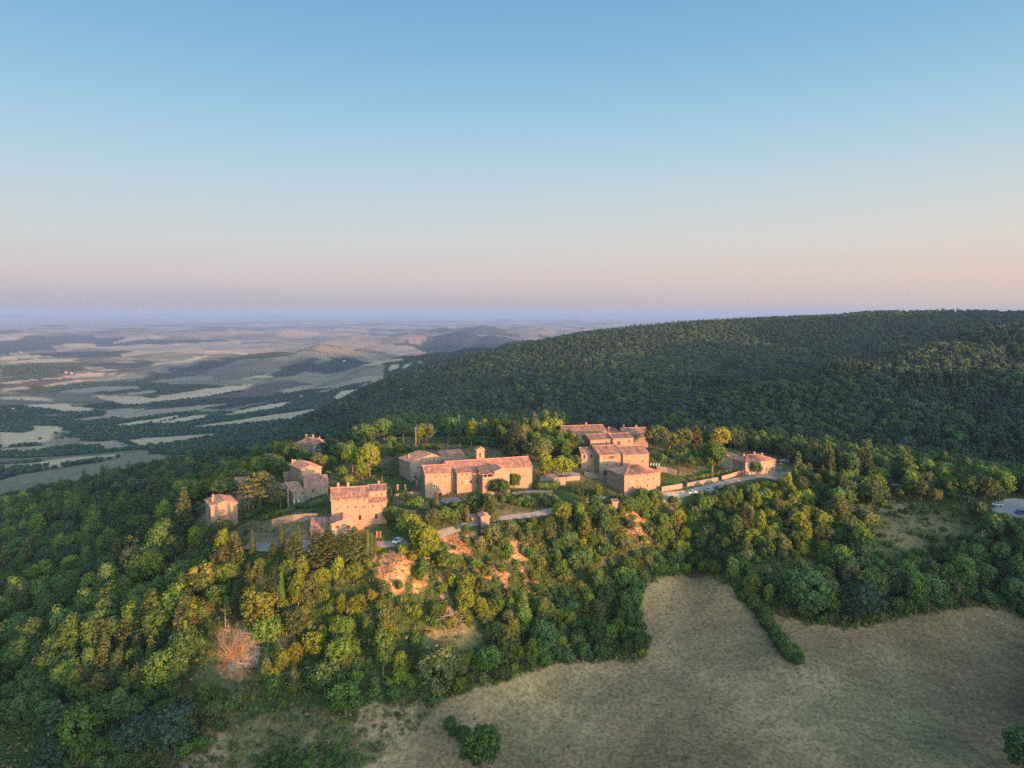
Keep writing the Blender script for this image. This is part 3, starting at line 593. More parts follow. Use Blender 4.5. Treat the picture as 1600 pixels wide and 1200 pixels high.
M['white'] = simple('white_paint', (.66, .64, .60), (.78, .76, .72), 1)
M['surround'] = simple('pale_stone_surround', (.56, .50, .42), (.68, .62, .54), 1)
M['concrete'] = simple('concrete', (.34, .32, .29), (.46, .44, .40), .7)
M['redwood'] = simple('red_door', (.17, .05, .035), (.22, .07, .045), 2)
M['metal'] = simple('grey_metal', (.30, .32, .34), (.42, .44, .46), 1, .5, spec=.5)
M['gravel'] = simple('gravel', (.27, .245, .22), (.40, .365, .33), 1.4, 1, .3, .05)
M['asphalt'] = simple('asphalt', (.17, .17, .17), (.26, .26, .255), .8, 1, .2, .1)
M['lawn'] = simple('lawn', (.045, .10, .022), (.09, .15, .04), .6, 1, .4, .05)
M['rubber'] = simple('rubber', (.02, .02, .02), (.03, .03, .03), 2)
def paint(name, c): return simple(name, c, tuple(x * .95 for x in c), 1, .3, 0, .6)
M['car_white'] = paint('car_white', (.75, .77, .80)); M['car_blue'] = paint('car_blue', (.06, .16, .42)); M['car_dark'] = paint('car_dark', (.05, .06, .08)); M['car_silver'] = paint('car_silver', (.45, .47, .5)); M['car_red'] = paint('car_red', (.40, .05, .04))

# ------------------------------------------------------------------ buildings
class MB:
    def __init__(s): s.v = []; s.q = []; s.t = []; s.mi = []; s.tone = []; s.tmi = []
    def quad(s, a, b, c, d, m=0, tone=.5):
        o = len(s.v); s.v += [tuple(a), tuple(b), tuple(c), tuple(d)]; s.q.append((o, o + 1, o + 2, o + 3)); s.mi.append(m); s.tone += [tone] * 4
    def tri(s, a, b, c, m=0, tone=.5):
        o = len(s.v); s.v += [tuple(a), tuple(b), tuple(c)]; s.t.append((o, o + 1, o + 2)); s.tmi.append(m); s.tone += [tone] * 3
    def box(s, o, ex, ey, ez, m=0):
        o, ex, ey, ez = (np.array(k, float) for k in (o, ex, ey, ez)); p = [o + i * ex + j * ey + k * ez for k in (0, 1) for j in (0, 1) for i in (0, 1)]
        for f in ((0, 2, 3, 1), (4, 5, 7, 6), (0, 1, 5, 4), (2, 6, 7, 3), (0, 4, 6, 2), (1, 3, 7, 5)): s.quad(*[p[i] for i in f], m=m)
    def build(s, name, mats, parent=None, loc=None, origin=(0, 0, 0)):
        v = np.array(s.v) - np.array(origin); me = mesh_np(name, v, s.q if s.q else None, mats, tris=s.t if s.t else None, tone=s.tone, mi=s.mi + s.tmi)
        return link(name, me, parent, loc)
Z3 = np.array([0, 0, 1.0])
def wall_face(mb, O, ex, W, H, inn, ops, bottom=0.0, deep=.28):
    """rectangular wall with real openings; ops = (u0, u1, v0, v1)"""
    us = sorted({0.0, W, *[np.clip(k, 0, W) for o in ops for k in o[:2]]}); vs = sorted({bottom, H, *[np.clip(k, bottom, H) for o in ops for k in o[2:4]]})
    P = lambda u, v, d=0: O + ex * u + Z3 * v + inn * d
    for i in range(len(us) - 1):
        for j in range(len(vs) - 1):
            cu, cv = (us[i] + us[i + 1]) / 2, (vs[j] + vs[j + 1]) / 2
            if any(o[0] < cu < o[1] and o[2] < cv < o[3] for o in ops): continue
            mb.quad(P(us[i], vs[j]), P(us[i + 1], vs[j]), P(us[i + 1], vs[j + 1]), P(us[i], vs[j + 1]))
    for u0, u1, v0, v1 in ops:
        mb.quad(P(u0, v0), P(u0, v0, deep), P(u0, v1, deep), P(u0, v1)); mb.quad(P(u1, v0), P(u1, v1), P(u1, v1, deep), P(u1, v0, deep))
        mb.quad(P(u0, v0), P(u1, v0), P(u1, v0, deep), P(u0, v0, deep)); mb.quad(P(u0, v1), P(u0, v1, deep), P(u1, v1, deep), P(u1, v1))
def tile_panel(mb, A, B, C, D, rib=.42, course=1.1, seed=0):
    """A-B eave, D-C ridge. Corrugated rows of tiles running down the slope"""
    A, B, C, D = (np.array(k, float) for k in (A, B, C, D)); g = np.random.default_rng(seed); n = max(2, int(np.linalg.norm(B - A) / rib)); L = max(np.linalg.norm(D - A), np.linalg.norm(C - B)); m = max(1, int(L / course))
    nr = np.cross(B - A, D - A); nr /= np.linalg.norm(nr) + 1e-9; nr = nr if nr[2] > 0 else -nr
    def P(u, v, h): return (A * (1 - u) + B * u) * (1 - v) + (D * (1 - u) + C * u) * v + nr * h
    base = .45 + .1 * g.normal()
    for i in range(n):
        col = g.normal() * .10
        for j in range(m):
            u0, u1, u2 = i / n, (i + .55) / n, (i + 1) / n; v0, v1 = j / m, (j + 1) / m; t = float(np.clip(base + col + g.normal() * .16, 0, 1)); dj = .04 * g.random()
            mb.quad(P(u0, v0, .02), P(u1, v0, .13 + dj), P(u1, v1, .10), P(u0, v1, .0), tone=t); mb.quad(P(u1, v0, .13 + dj), P(u2, v0, .02), P(u2, v1, .0), P(u1, v1, .10), tone=t * .9)
    T = .16; mb.quad(P(0, 0, .02), P(1, 0, .02), P(1, 0, -T), P(0, 0, -T)); mb.quad(P(0, 0, .02), P(0, 0, -T), P(0, 1, -T), P(0, 1, .02)); mb.quad(P(1, 0, .02), P(1, 1, .02), P(1, 1, -T), P(1, 0, -T))
    mb.quad(P(0, 0, -T), P(1, 0, -T), P(1, 1, -T), P(0, 1, -T)); mb.quad(P(0, 1, .02), P(1, 1, .02), P(1, 1, -T), P(0, 1, -T))
def srow(px, py): d = ray(px, py); return -d[2] / d[1]
def thing(name, label, cat, loc, group=None, rz=0):
    o = link(name, None, None, loc); o.empty_display_size = 1; o.rotation_euler = (0, 0, rz); tag(o, label, cat, group); return o
FOOT = []   # footprints, to keep plants off
def window(root, O, ex, inn, u, v, w, h, style, origin):
    P = lambda a, b, d=0: O + ex * a + Z3 * b + inn * d - origin
    mb = MB(); fr = .07 if w < 1 else .1; d = .20
    if style == 'arch':
        n = 8; top = v + h; r = w / 2; cy = top - r; cu = u + w / 2       # stone spandrels round the arch
        for sg in (-1, 1):
            for k in range(n // 2):
                a0, a1 = math.pi / 2 * k / (n / 2), math.pi / 2 * (k + 1) / (n / 2)
                p0 = (cu + sg * r * math.sin(a0), cy + r * math.cos(a0)); p1 = (cu + sg * r * math.sin(a1), cy + r * math.cos(a1))
                mb.quad(P(p0[0], p0[1], .004), P(p1[0], p1[1], .004), P(p1[0], top, .004), P(p0[0], top, .004)); mb.quad(P(*p0, .004), P(*p1, .004), P(*p1, d), P(*p0, d))
        o = mb.build('window', [M['stone_pale']], root)
    else:
        for a, b, ww, hh in ((u, v, w, fr), (u, v + h - fr, w, fr), (u, v + fr, fr, h - 2 * fr), (u + w - fr, v + fr, fr, h - 2 * fr), (u + w / 2 - fr / 2, v + fr, fr, h - 2 * fr)):
            mb.box(P(a, b, d - .05), ex * ww, inn * .05, Z3 * hh)
        o = mb.build('window', [M['white'] if style == 'wshut' else M['frame']], root)
    pb = MB(); pb.quad(P(u, v, d + .02), P(u + w, v, d + .02), P(u + w, v + h, d + .02), P(u, v + h, d + .02)); pb.build('pane' if style != 'door' else 'door_leaf', [M['glass'] if style != 'door' else M['shutter']], o)
    if style == 'sur':
        sb = MB(); q = .22
        for a, b, ww, hh in ((u - q, v - q, w + 2 * q, q), (u - q, v + h, w + 2 * q, q), (u - q, v, q, h), (u + w, v, q, h)): sb.box(P(a, b, -.06), ex * ww, inn * .09, Z3 * hh)
        sb.build('surround', [M['surround']], o)
    if style == 'shut':
        sb = MB(); sb.box(P(u + .03, v + .03, .02), ex * (w - .06), inn * .06, Z3 * (h - .06)); sb.build('shutter', [M['shutter']], o)
    if style in ('wshut', 'bshut'):
        for s_ in (-1, 1):
            sb = MB(); a = u - w * .5 - .02 if s_ < 0 else u + w + .02; sb.box(P(a, v, -.09), ex * w * .5, inn * .06, Z3 * h); sb.build('shutter', [M['white'] if style == 'wshut' else M['shutter']], o)
    return o
def block(root, L, R, Y, base, depth, roof='front', rise=1.5, ratio=.5, YR=None, wins=(), lwins=(), mat='stone', over=.35, chim=(), below=5, seed=None, flat_edge=.5):
    """one volume of a building from the corners of its front wall: L, R = eave corners in the photo, Y = distance of the left one"""
    pl = at(L[0], L[1], Y); ze = pl[2]; YR = YR or -ze / srow(*R); pr = at(R[0], R[1], YR)
    zb = at(L[0], base, Y)[2]; origin = np.array(root.location); seed = seed if seed is not None else int(L[0] * 7 + L[1])
    A = np.array([pl[0], pl[1], zb]); Bp = np.array([pr[0], pr[1], zb]); W = np.linalg.norm(Bp - A); ex = (Bp - A) / W; ey = np.array([-ex[1], ex[0], 0]); H = ze - zb
    FOOT.append([tuple((A + ex * a + ey * b)[:2]) for a, b in ((-.5, -.5), (W + .5, -.5), (W + .5, depth + .5), (-.5, depth + .5))])
    def onface(wl, O, e, inn, Wf):
        out = []
        for w in wl:
            px, py, wp, hp = w[:4]; st = w[4] if len(w) > 4 else 'plain'; d = ray(px, py); nrm = inn; t = (O @ nrm) / (d @ nrm); p = d * t; u = (p - O) @ e; v = p[2] - O[2]; sc = p[1] / F
            ww, hh = max(.45, wp * sc), max(.5, hp * sc); u0 = min(max(u - ww / 2, .3), Wf - ww - .3); v0 = v - hh / 2
            if u0 < 0.1: continue
            v0 = min(v0, H - hh - .1); out.append((u0, v0, ww, hh, st))
        return out
    fw = onface(wins, A, ex, ey, W); lw = onface(lwins, A + ey * depth, -ey, ex, depth)
    mb = MB(); a = A - origin
    wall_face(mb, a, ex, W, H, ey, [(u, u + w, v, v + h) for u, v, w, h, _ in fw], -below)
    wall_face(mb, a + ey * depth, -ey, depth, H, ex, [(u, u + w, v, v + h) for u, v, w, h, _ in lw], -below)
    wall_face(mb, a + ex * W, ey, depth, H, -ex, [], -below); wall_face(mb, a + ex * W + ey * depth, -ex, W, H, -ey, [], -below)
    T = a + Z3 * H; rb = MB(); o_ = over
    if roof == 'front':
        k = rise / (depth * ratio); k2 = rise / (depth * (1 - ratio)); r0 = T + ey * depth * ratio + Z3 * rise
        mb.tri(T, T + ey * depth, r0); mb.tri(T + ex * W, T + ex * W + ey * depth, r0 + ex * W)
        tile_panel(rb, T - ex * o_ - ey * o_ - Z3 * k * o_, T + ex * (W + o_) - ey * o_ - Z3 * k * o_, r0 + ex * (W + o_), r0 - ex * o_, seed=seed)
        tile_panel(rb, T + ex * (W + o_) + ey * (depth + o_) - Z3 * k2 * o_, T - ex * o_ + ey * (depth + o_) - Z3 * k2 * o_, r0 - ex * o_, r0 + ex * (W + o_), seed=seed + 1)
        rb.box(r0 - ex * o_ - ey * .14 - Z3 * .02, ex * (W + 2 * o_), ey * .28, Z3 * .18)
    elif roof == 'side':
        k = rise / (W * ratio); k2 = rise / (W * (1 - ratio)); r0 = T + ex * W * ratio + Z3 * rise
        mb.tri(T, T + ex * W, r0); mb.tri(T + ey * depth, T + ex * W + ey * depth, r0 + ey * depth)
        tile_panel(rb, T - ex * o_ + ey * (depth + o_) - Z3 * k * o_, T - ex * o_ - ey * o_ - Z3 * k * o_, r0 - ey * o_, r0 + ey * (depth + o_), seed=seed)
        tile_panel(rb, T + ex * (W + o_) - ey * o_ - Z3 * k2 * o_, T + ex * (W + o_) + ey * (depth + o_) - Z3 * k2 * o_, r0 + ey * (depth + o_), r0 - ey * o_, seed=seed + 1)
        rb.box(r0 - ey * o_ - ex * .14 - Z3 * .02, ex * .28, ey * (depth + 2 * o_), Z3 * .18)
    elif roof == 'shed':
        k = rise / depth; b = T + ey * depth
        mb.tri(T, b, b + Z3 * rise); mb.tri(T + ex * W, b + ex * W, b + ex * W + Z3 * rise); mb.quad(b, b + ex * W, b + ex * W + Z3 * rise, b + Z3 * rise)
        tile_panel(rb, T - ex * o_ - ey * o_ - Z3 * k * o_, T + ex * (W + o_) - ey * o_ - Z3 * k * o_, b + ex * (W + o_) + Z3 * rise, b - ex * o_ + Z3 * rise, seed=seed)
    elif roof == 'hip':
        k = rise / (depth / 2); i_ = min(depth / 2, W / 2 - .3); r0 = T + ex * i_ + ey * depth / 2 + Z3 * rise; r1 = T + ex * (W - i_) + ey * depth / 2 + Z3 * rise; dz = Z3 * k * o_
        e = [T - ex * o_ - ey * o_ - dz, T + ex * (W + o_) - ey * o_ - dz, T + ex * (W + o_) + ey * (depth + o_) - dz, T - ex * o_ + ey * (depth + o_) - dz]
        tile_panel(rb, e[0], e[1], r1, r0, seed=seed); tile_panel(rb, e[2], e[3], r0, r1, seed=seed + 1); tile_panel(rb, e[3], e[0], r0, r0, seed=seed + 2); tile_panel(rb, e[1], e[2], r1, r1, seed=seed + 3)
        for p, q in ((e[0], r0), (e[3], r0), (e[1], r1), (e[2], r1), (r0, r1)):
            d = q - p; s_ = np.cross(d, Z3); s_ /= np.linalg.norm(s_); rb.box(p - s_ * .13, d, s_ * .26, Z3 * .17)
    elif roof == 'flat':
        rb.box(T - Z3 * (flat_edge + .2), ex * W, ey * depth, Z3 * .2)
    mb.build('wall', [M[mat]], root); rb.build('roof' if roof != 'flat' else 'terrace_floor', [M['tile'] if roof != 'flat' else M['concrete']], root)
    for u, v, w, h, st in fw: window(root, A, ex, ey, u, v, w, h, st, origin)
    for u, v, w, h, st in lw: window(root, A + ey * depth, -ey, ex, u, v, w, h, st, origin)
    for cu, cd, ch in chim:     # fraction along, fraction deep, height above eave
        cb = MB(); o = T + ex * (W * cu) + ey * (depth * cd) - Z3 * .3; cb.box(o, ex * .75, ey * .75, Z3 * (ch + .3)); cb.box(o + Z3 * (ch + .35) - ex * .12 - ey * .12, ex * .99, ey * .99, Z3 * .16, 1); cb.box(o + Z3 * (ch + .51) + ex * .1 + ey * .1, ex * .55, ey * .55, Z3 * .25, 1)
        cb.build('chimney', [M['stone'], M['tile']], root)
    return dict(A=A, ex=ex, ey=ey, W=W, H=H, D=depth)
def Rt(name, px, py, Y, label, cat='house'): return thing(name, label, cat, tuple(at(px, py, Y)))
def c3(x, y, w=22, h=24, *st): return (480 + x / 9.23, 740 + y / 9.23, w / 9.23, h / 9.23, *st)
def c4(x, y, w=18, h=28, *st): return (620 + x / 10, 680 + y / 10, w / 10, h / 10, *st)
def c5(x, y, w=18, h=28, *st): return (720 + x / 10, 680 + y / 10, w / 10, h / 10, *st)
def c6(x, y, w=16, h=24, *st): return (865 + x / 8.89, 650 + y / 8.89, w / 8.89, h / 8.89, *st)
def c7(x, y, w=16, h=24, *st): return (1000 + x / 6.667, 700 + y / 6.667, w / 6.667, h / 6.667, *st)
def c2(x, y, w=20, h=30, *st): return (400 + x / 8.575, 670 + y / 8.575, w / 8.575, h / 8.575, *st)
def c1(x, y, w=20, h=30, *st): return (290 + x / 10.9, 730 + y / 10.9, w / 10.9, h / 10.9, *st)

rA = Rt('stone_house', 329, 817, 252, 'two storey stone house at the left end of the village, its windowless gable glowing orange')
block(rA, (329, 791), (371, 787.3), 252, 817, 11, 'side', 1.3, .5, YR=257, lwins=[c1(285,720,16,40),c1(330,700,16,40,'shut'),c1(295,850,16,60,'door'),c1(345,930,14,50)], chim=[(.12, .35, 1.9), (.22, .75, 1.8)], mat='stone')
block(rA, (347, 813), (371, 811.6), 250.6, 818, 3, 'shed', .8, YR=253.6, mat='stone_rubble', wins=[(358, 815.5, 7, 3, 'door')])
rB = Rt('stone_house', 362, 778, 285, 'small square shaded stone house half hidden by the flat topped cedar')
block(rB, (362, 760), (384, 759.2), 285, 778, 7, 'shed', 2.2, mat='stone_rubble', wins=[c1(915,465,40,60)])
block(rB, (371, 779.5), (384, 778.8), 280, 786, 4.5, 'shed', .9, mat='stone_rubble')
rC = Rt('farmhouse', 471, 757, 270, 'tall narrow farmhouse with stepped lower wings and white ground floor shutters')
block(rC, (471, 733.5), (502, 732), 274, 760, 12.5, 'side', 1.3, .42, YR=279, lwins=[c2(545,520,14,30),c2(545,620,14,30),c2(585,690,10,24)], chim=[(.05, .9, 1.6), (.2, .95, 1.2)])
block(rC, (476, 762), (512, 759.5), 263, 785.5, 9.5, 'shed', 2.5, mat='stone_rubble', wins=[c2(765,830,34,34),c2(810,940,46,66,'wshut'),c2(740,930,16,28),c2(880,913,18,24)], chim=[(.78, .55, 2.1)])
block(rC, (457.5, 770), (475.6, 764.5), 259, 788.5, 8.5, 'shed', 2.2, YR=261.5, mat='stone_rubble', wins=[c2(625,860,28,44),c2(540,975,36,58,'wshut')])
block(rC, (420, 764), (449, 763.3), 268, 787, 6.5, 'front', 1.2, mat='stone_rubble', chim=[(.75, .5, 1.4)])
block(rC, (444, 744), (461, 743), 286, 760, 6, 'front', 1.0, mat='stone_rubble')
block(rC, (448.5, 764), (450.8, 763.9), 259, 789, 1.0, 'flat', mat='stone')
rD = Rt('manor_house', 517, 846, 214, 'big tall stone house with a red tiled roof and small gabled annex in front')
block(rD, (517.4, 780.6), (575.5, 777.2), 222, 824, 14, 'front', 2.1, wins=[c3(432,518),c3(435,392,20,20),c3(563,390,20,20),c3(730,370,18,18),c3(818,368,24,24),c3(580,487,18,26),c3(697,485,26,28),c3(822,478,22,28),c3(762,632,40,76,'arch')], chim=[(.16, .55, 3.0), (.43, .5, 3.2)])
block(rD, (576, 785.5), (604, 783.2), 224.7, 824, 3.0, 'shed', .9, wins=[c3(948,468,20,34),c3(1072,462,22,36,'shut'),c3(993,617,40,74,'arch')])
block(rD, (577, 767.3), (603.6, 765.8), 228, 800, 10, 'front', 0.8, wins=[c3(995,312,24,24,'shut'),c3(1070,298,20,28)], chim=[(.55, .6, 1.3)])
block(rD, (517.8, 818.5), (553.5, 816), 214.2, 846, 8, 'side', 1.1, .5, wins=[c3(437,770,28,44,'bshut'),c3(595,770,28,44,'bshut')], mat='stone_pale')
block(rD, (485.5, 829), (517.2, 827), 216, 847, 7, 'shed', 2.0, mat='stone_rubble', wins=[(489.5, 837, 4, 14, 'door')])
rE = Rt('stone_house', 463, 700, 345, 'shaded pink roofed house with several chimneys at the back left of the village')
block(rE, (463, 692), (487, 692.5), 345, 702, 11, 'hip', 2.0, mat='stone_pale', wins=[(470, 696, 2, 3), (478, 697, 2, 3)], chim=[(.3, .5, 2.9), (.7, .6, 2.6)])
block(rE, (487.5, 694.5), (505, 694), 343, 704, 10, 'hip', 1.7, mat='stone_pale', chim=[(.5, .5, 2.4)])
block(rE, (488.6, 708.5), (500.5, 708), 334, 720, 8.5, 'shed', 2.2, mat='stone_pale', wins=[(494.5, 713, 3, 4, 'arch')])
block(rE, (442, 705.5), (463, 703.5), 338, 711, 6, 'shed', 1.2, mat='stone_pale')
rF = Rt('convent', 664, 776, 268, 'long stepped convent with a bell tower and continuous pink tiled roof', 'convent')
FM = block(rF, (701, 736.9), (831.5, 728.2), 272.6, 775, 11, 'front', 2.8, .55, wins=[c4(850,680,26,36,'sur'),c4(905,640,10,20),c5(775,552,14,30),(806,752,2,3),(818,744,1.6,2.4)])
block(rF, (664, 740), (701, 737.8), 268, 776, 10, 'front', 2.0, .55, wins=[c4(602,652,18,34),c4(585,795,24,50,'sur'),c4(785,930,28,80,'door'),c4(680,925,62,66,'arch'),c4(760,640,10,18)], chim=[(.9, .8, 1.6)])
block(rF, (714, 739), (749, 736.2), 270.0, 776, 4, 'shed', .9, wins=[c4(1025,620),c4(1092,612,16,34),c4(1025,745),c4(1087,730,18,34,'sur'),c4(1087,838,14,20),c4(1157,725,38,50,'arch'),c4(1258,592,20,56),c4(1258,720,20,78)])
block(rF, (754, 745.6), (772.6, 744.3), 267.0, 772, 7, 'flat', wins=[c5(440,732,18,34)], flat_edge=.9)
FB = block(rF, (772.6, 737), (796, 735), 268.6, 772, 7.5, 'side', 1.1, .5, wins=[(784,746,1.6,2.6)])
# loggia roof on posts above the terrace
def loggia():
    p = at(751, 741.5, 267); q = at(771, 740.2, 267 * srow(751, 741.5) / srow(771, 740.2)); ex = q - p; W = np.linalg.norm(ex); ex /= W; ey = np.array([-ex[1], ex[0], 0]); o = np.array(rF.location)
    rb = MB(); a = p - o; tile_panel(rb, a, a + ex * W, a + ex * W + ey * 7 + Z3 * 1.3, a + ey * 7 + Z3 * 1.3, seed=5); rb.build('roof', [M['tile']], rF)
    for u in (.9, W * .5, W - .3):
        pb = MB(); pb.box(a + ex * u - Z3 * 1.7, ex * .28, ey * .28, Z3 * 1.6); pb.build('pillar', [M['stone_pale']], rF)
loggia()
BT = block(rF, (744.5, 702.6), (756.8, 702.0), 283, 726, 3.3, 'side', .9, .5, wins=[c4(1300,312,24,80,'arch')], over=.3, seed=9)
rG = Rt('stone_house', 641, 747, 288, 'broad gabled stone house with a low pitched roof left of the convent')
block(rG, (641, 722.5), (695, 715.5), 288, 748, 11, 'side', 2.3, .6, mat='stone_pale', wins=[c4(520,378,22,36),c4(650,370,22,34,'shut'),c4(575,370,10,12),c4(470,386,10,12),c4(385,402,10,18),c4(295,645,34,44,'arch'),c4(325,512,14,30)], lwins=[(637,735,1.5,3),(636,728,1.5,3)], chim=[(.1, .45, 2.0)])
rG2 = Rt('barn', 696, 727, 292, 'low barn with a wide grey pink roof directly behind the convent roof', 'barn')
block(rG2, (696, 721), (731.5, 718.4), 293, 728, 13, 'shed', 2.2, mat='stone_pale')
rI = Rt('stone_hut', 752, 822, 236, 'tiny gabled stone hut on the edge of the bank beside the road', 'hut')
block(rI, (752, 808), (765, 806.8), 236, 824, 4.8, 'side', .55, .5, lwins=[(746, 814, 1.3, 2.2)])
block(rI, (737, 809.5), (750, 808.5), 239, 817, 3.2, 'shed', .5, mat='stone_rubble')
rJ1 = Rt('stone_house', 881, 697, 345, 'long rear range of the castle hamlet with three joined pink tiled roofs')
block(rJ1, (881.3, 675), (947.7, 672.8), 345, 699, 13, 'front', 2.0, wins=[c6(183,246,18,18),c6(318,246,16,16),c6(390,240,16,18),c6(315,302,16,20),c6(500,240,10,10)], chim=[(.6, .55, 2.8)])
block(rJ1, (948.5, 678.5), (972.5, 678), 350, 697, 13, 'hip', 2.5, chim=[(.2, .3, 2.6)])
block(rJ1, (973.5, 677.8), (1013, 677.3), 350, 697, 12, 'front', 2.1, wins=[c6(1138,290,20,34),c6(1222,290,16,28),c6(1010,400,10,10)], chim=[(.12, .55, 3.0), (.62, .55, 2.8)], mat='stone_rubble')
rJ2 = Rt('stone_house', 922, 702, 325, 'middle terrace house of the castle hamlet with two joined roofs and a dark balcony opening')
block(rJ2, (922.4, 687.2), (957.2, 685.8), 325, 706, 12, 'front', 1.5, wins=[c6(655,390,18,32,'shut'),c6(732,370,20,42),c6(800,385,14,24,'shut')], chim=[(.95, .2, 1.4)])
block(rJ2, (957.6, 685.2), (989.3, 683.8), 326, 706, 12, 'front', 1.3, wins=[c6(905,375,46,56),c6(1047,356,22,36)])
rJ3 = Rt('stone_house', 937, 742, 302, 'large pink stone house with a vine covered corner and arched cellar door')
block(rJ3, (908.3, 708.6), (936.5, 708.2), 307, 732, 11, 'front', 1.7, mat='stone_pale', wins=[c6(425,566,26,58),c6(520,560,28,56)], chim=[(.3, .3, 1.7)])
block(rJ3, (937, 711), (973, 708.8), 302, 743, 15, 'front', 2.6, wins=[c6(705,578,28,38,'shut'),c6(805,574,52,42,'bshut'),c6(873,564,28,38,'shut'),c6(745,675,16,22),c6(870,670,22,26,'shut'),c6(717,790,50,68,'arch')], chim=[(.96, .35, 2.2), (.90, .55, 2.0)])
block(rJ3, (973.6, 710.2), (1014, 708.2), 303.8, 743, 13.5, 'front', 2.3, wins=[c6(1008,558,10,16),c6(1105,556,10,16),c6(1050,630,14,22),c6(1235,628,20,28),c6(1105,678,14,16)])
rJ4 = Rt('stone_house', 976, 769, 282, 'three storey block with hipped pink roof and rows of small windows')
block(rJ4, (975.8, 743), (1032, 736.8), 282, 772, 13.5, 'hip', 2.4, wins=[c6(1093,835,14,18),c6(1207,825,16,20),c6(1303,812,16,20),c6(1392,804,14,20),c6(1093,905,14,22,'sur'),c6(1160,900,12,20),c6(1207,890,14,28,'sur'),c6(1310,880,16,28),c6(1390,870,14,26),c6(1093,993,16,34),c6(1165,988,14,34),c6(1210,985,16,32),c6(1303,965,16,36),c6(1390,963,14,22)], lwins=[c6(930,880,16,30),c6(870,850,14,28),c6(835,830,12,24),c6(935,960,16,30)])
rK = Rt('stone_house', 1165, 740, 315, 'hipped roof roadside house with a tree in front, right end of the village')
block(rK, (1165, 722.6), (1212, 717.8), 315, 741, 11, 'hip', 1.9, mat='stone_pale', wins=[c7(1160,168,18,22,'arch'),c7(1150,225,36,26,'wshut'),c7(1240,152,18,20),c7(1245,225,16,28),c7(1320,222,16,48,'door'),c7(1380,215,22,44,'door'),c7(1385,146,14,16),c7(1300,160,12,14)], lwins=[c7(1065,160,12,24)], chim=[(.2, .5, 2.2), (.55, .5, 2.6), (.75, .4, 2.0)])
block(rK, (1143, 717.6), (1158, 716.4), 323, 729, 7, 'front', 1.1, mat='plaster', wins=[(1147, 722, 2, 3), (1152, 722, 2, 3)])
for o in list(rK.children): pass

# ------------------------------------------------------------------ walls, roads, paving
def wall_run(name, P, h, label, mat='stone_pale', thick=.5, cat='wall', Ys=None):
    G = [hit(*p) for p in P]; root = thing(name, label, cat, tuple(G[0])); o = G[0]
    for a, b in zip(G[:-1], G[1:]):
        d = b - a; L = np.hypot(d[0], d[1]); e = np.array([d[0], d[1], 0]) / L; n = np.array([-e[1], e[0], 0]); mb = MB(); m = max(1, int(L / 3))
        for k in range(m):
            p = a + d * k / m; q = a + d * (k + 1) / m; p0 = p - o - Z3 * 1.5; w = q - p
            mb.box(p0, np.array([w[0], w[1], w[2]]), n * thick, Z3 * (h + 1.5))
        mb.build('wall_section', [M[mat]], root)
        cb = MB(); cb.box(a - o + Z3 * h - n * .06, d, n * (thick + .12), Z3 * .10); cb.build('coping', [M['stone_pale'] if mat != 'stone_rubble' else M['stone_rubble']], root)
    return root
wall_run('retaining_wall', [(1034, 768.5), (1050, 766), (1066, 763)], 2.0, 'sunlit stone wall right of the hipped roof block, along the road')
wall_run('retaining_wall', [(1073.5, 761), (1093, 757), (1122, 751.5)], 1.6, 'long roadside stone wall under the hedge, halfway to the last house', 'stone_rubble')
wall_run('retaining_wall', [(1128, 750), (1140, 747), (1152, 743)], 1.7, 'short roadside wall beside the orange gate')
wall_run('retaining_wall', [(425, 824), (440, 820), (458, 817), (480, 815), (496, 815)], 2.6, 'curved terrace wall below the tall farmhouse', 'stone_rubble')
wall_run('retaining_wall', [(866, 760), (884, 758)], 3.4, 'tall pink terrace wall end beside the ivy hedge')
wall_run('retaining_wall', [(885, 752), (906, 750)], 1.8, 'low pink terrace wall under the young trees')
wall_run('garden_wall', [(801, 774), (816, 771.5), (840, 770.5), (864, 770.5)], 1.0, 'low sunlit wall of the garden right of the convent')
wall_run('garden_wall', [(618, 776), (632, 774), (647, 772), (663, 774)], 1.0, 'low rough wall left of the convent front', 'stone_rubble')
wall_run('retaining_wall', [(913, 744), (933, 748), (953, 754)], 2.0, 'grey wall between the arched cellar door and the hipped roof block', 'stone_rubble')
wall_run('retaining_wall', [(1026, 737), (1042, 739), (1056, 743)], 2.4, 'shaded grey terrace wall behind the hipped roof block', 'stone_rubble')
wall_run('retaining_wall', [(378, 846), (400, 847), (440, 849), (470, 850)], 1.4, 'long low wall on the lower road behind the row of cypresses', 'stone_rubble')
wall_run('retaining_wall', [(612, 796), (630, 800), (650, 803)], 1.0, 'broken terrace wall on the slope below the gate pillars', 'stone_rubble')
wall_run('retaining_wall', [(1096, 775), (1108, 774), (1120, 772)], 1.8, 'small wall with a paved top below the road and parked cars')
wall_run('garden_wall', [(905, 790), (925, 785), (945, 780)], .7, 'low edge wall of the pale upper track', 'stone_rubble')
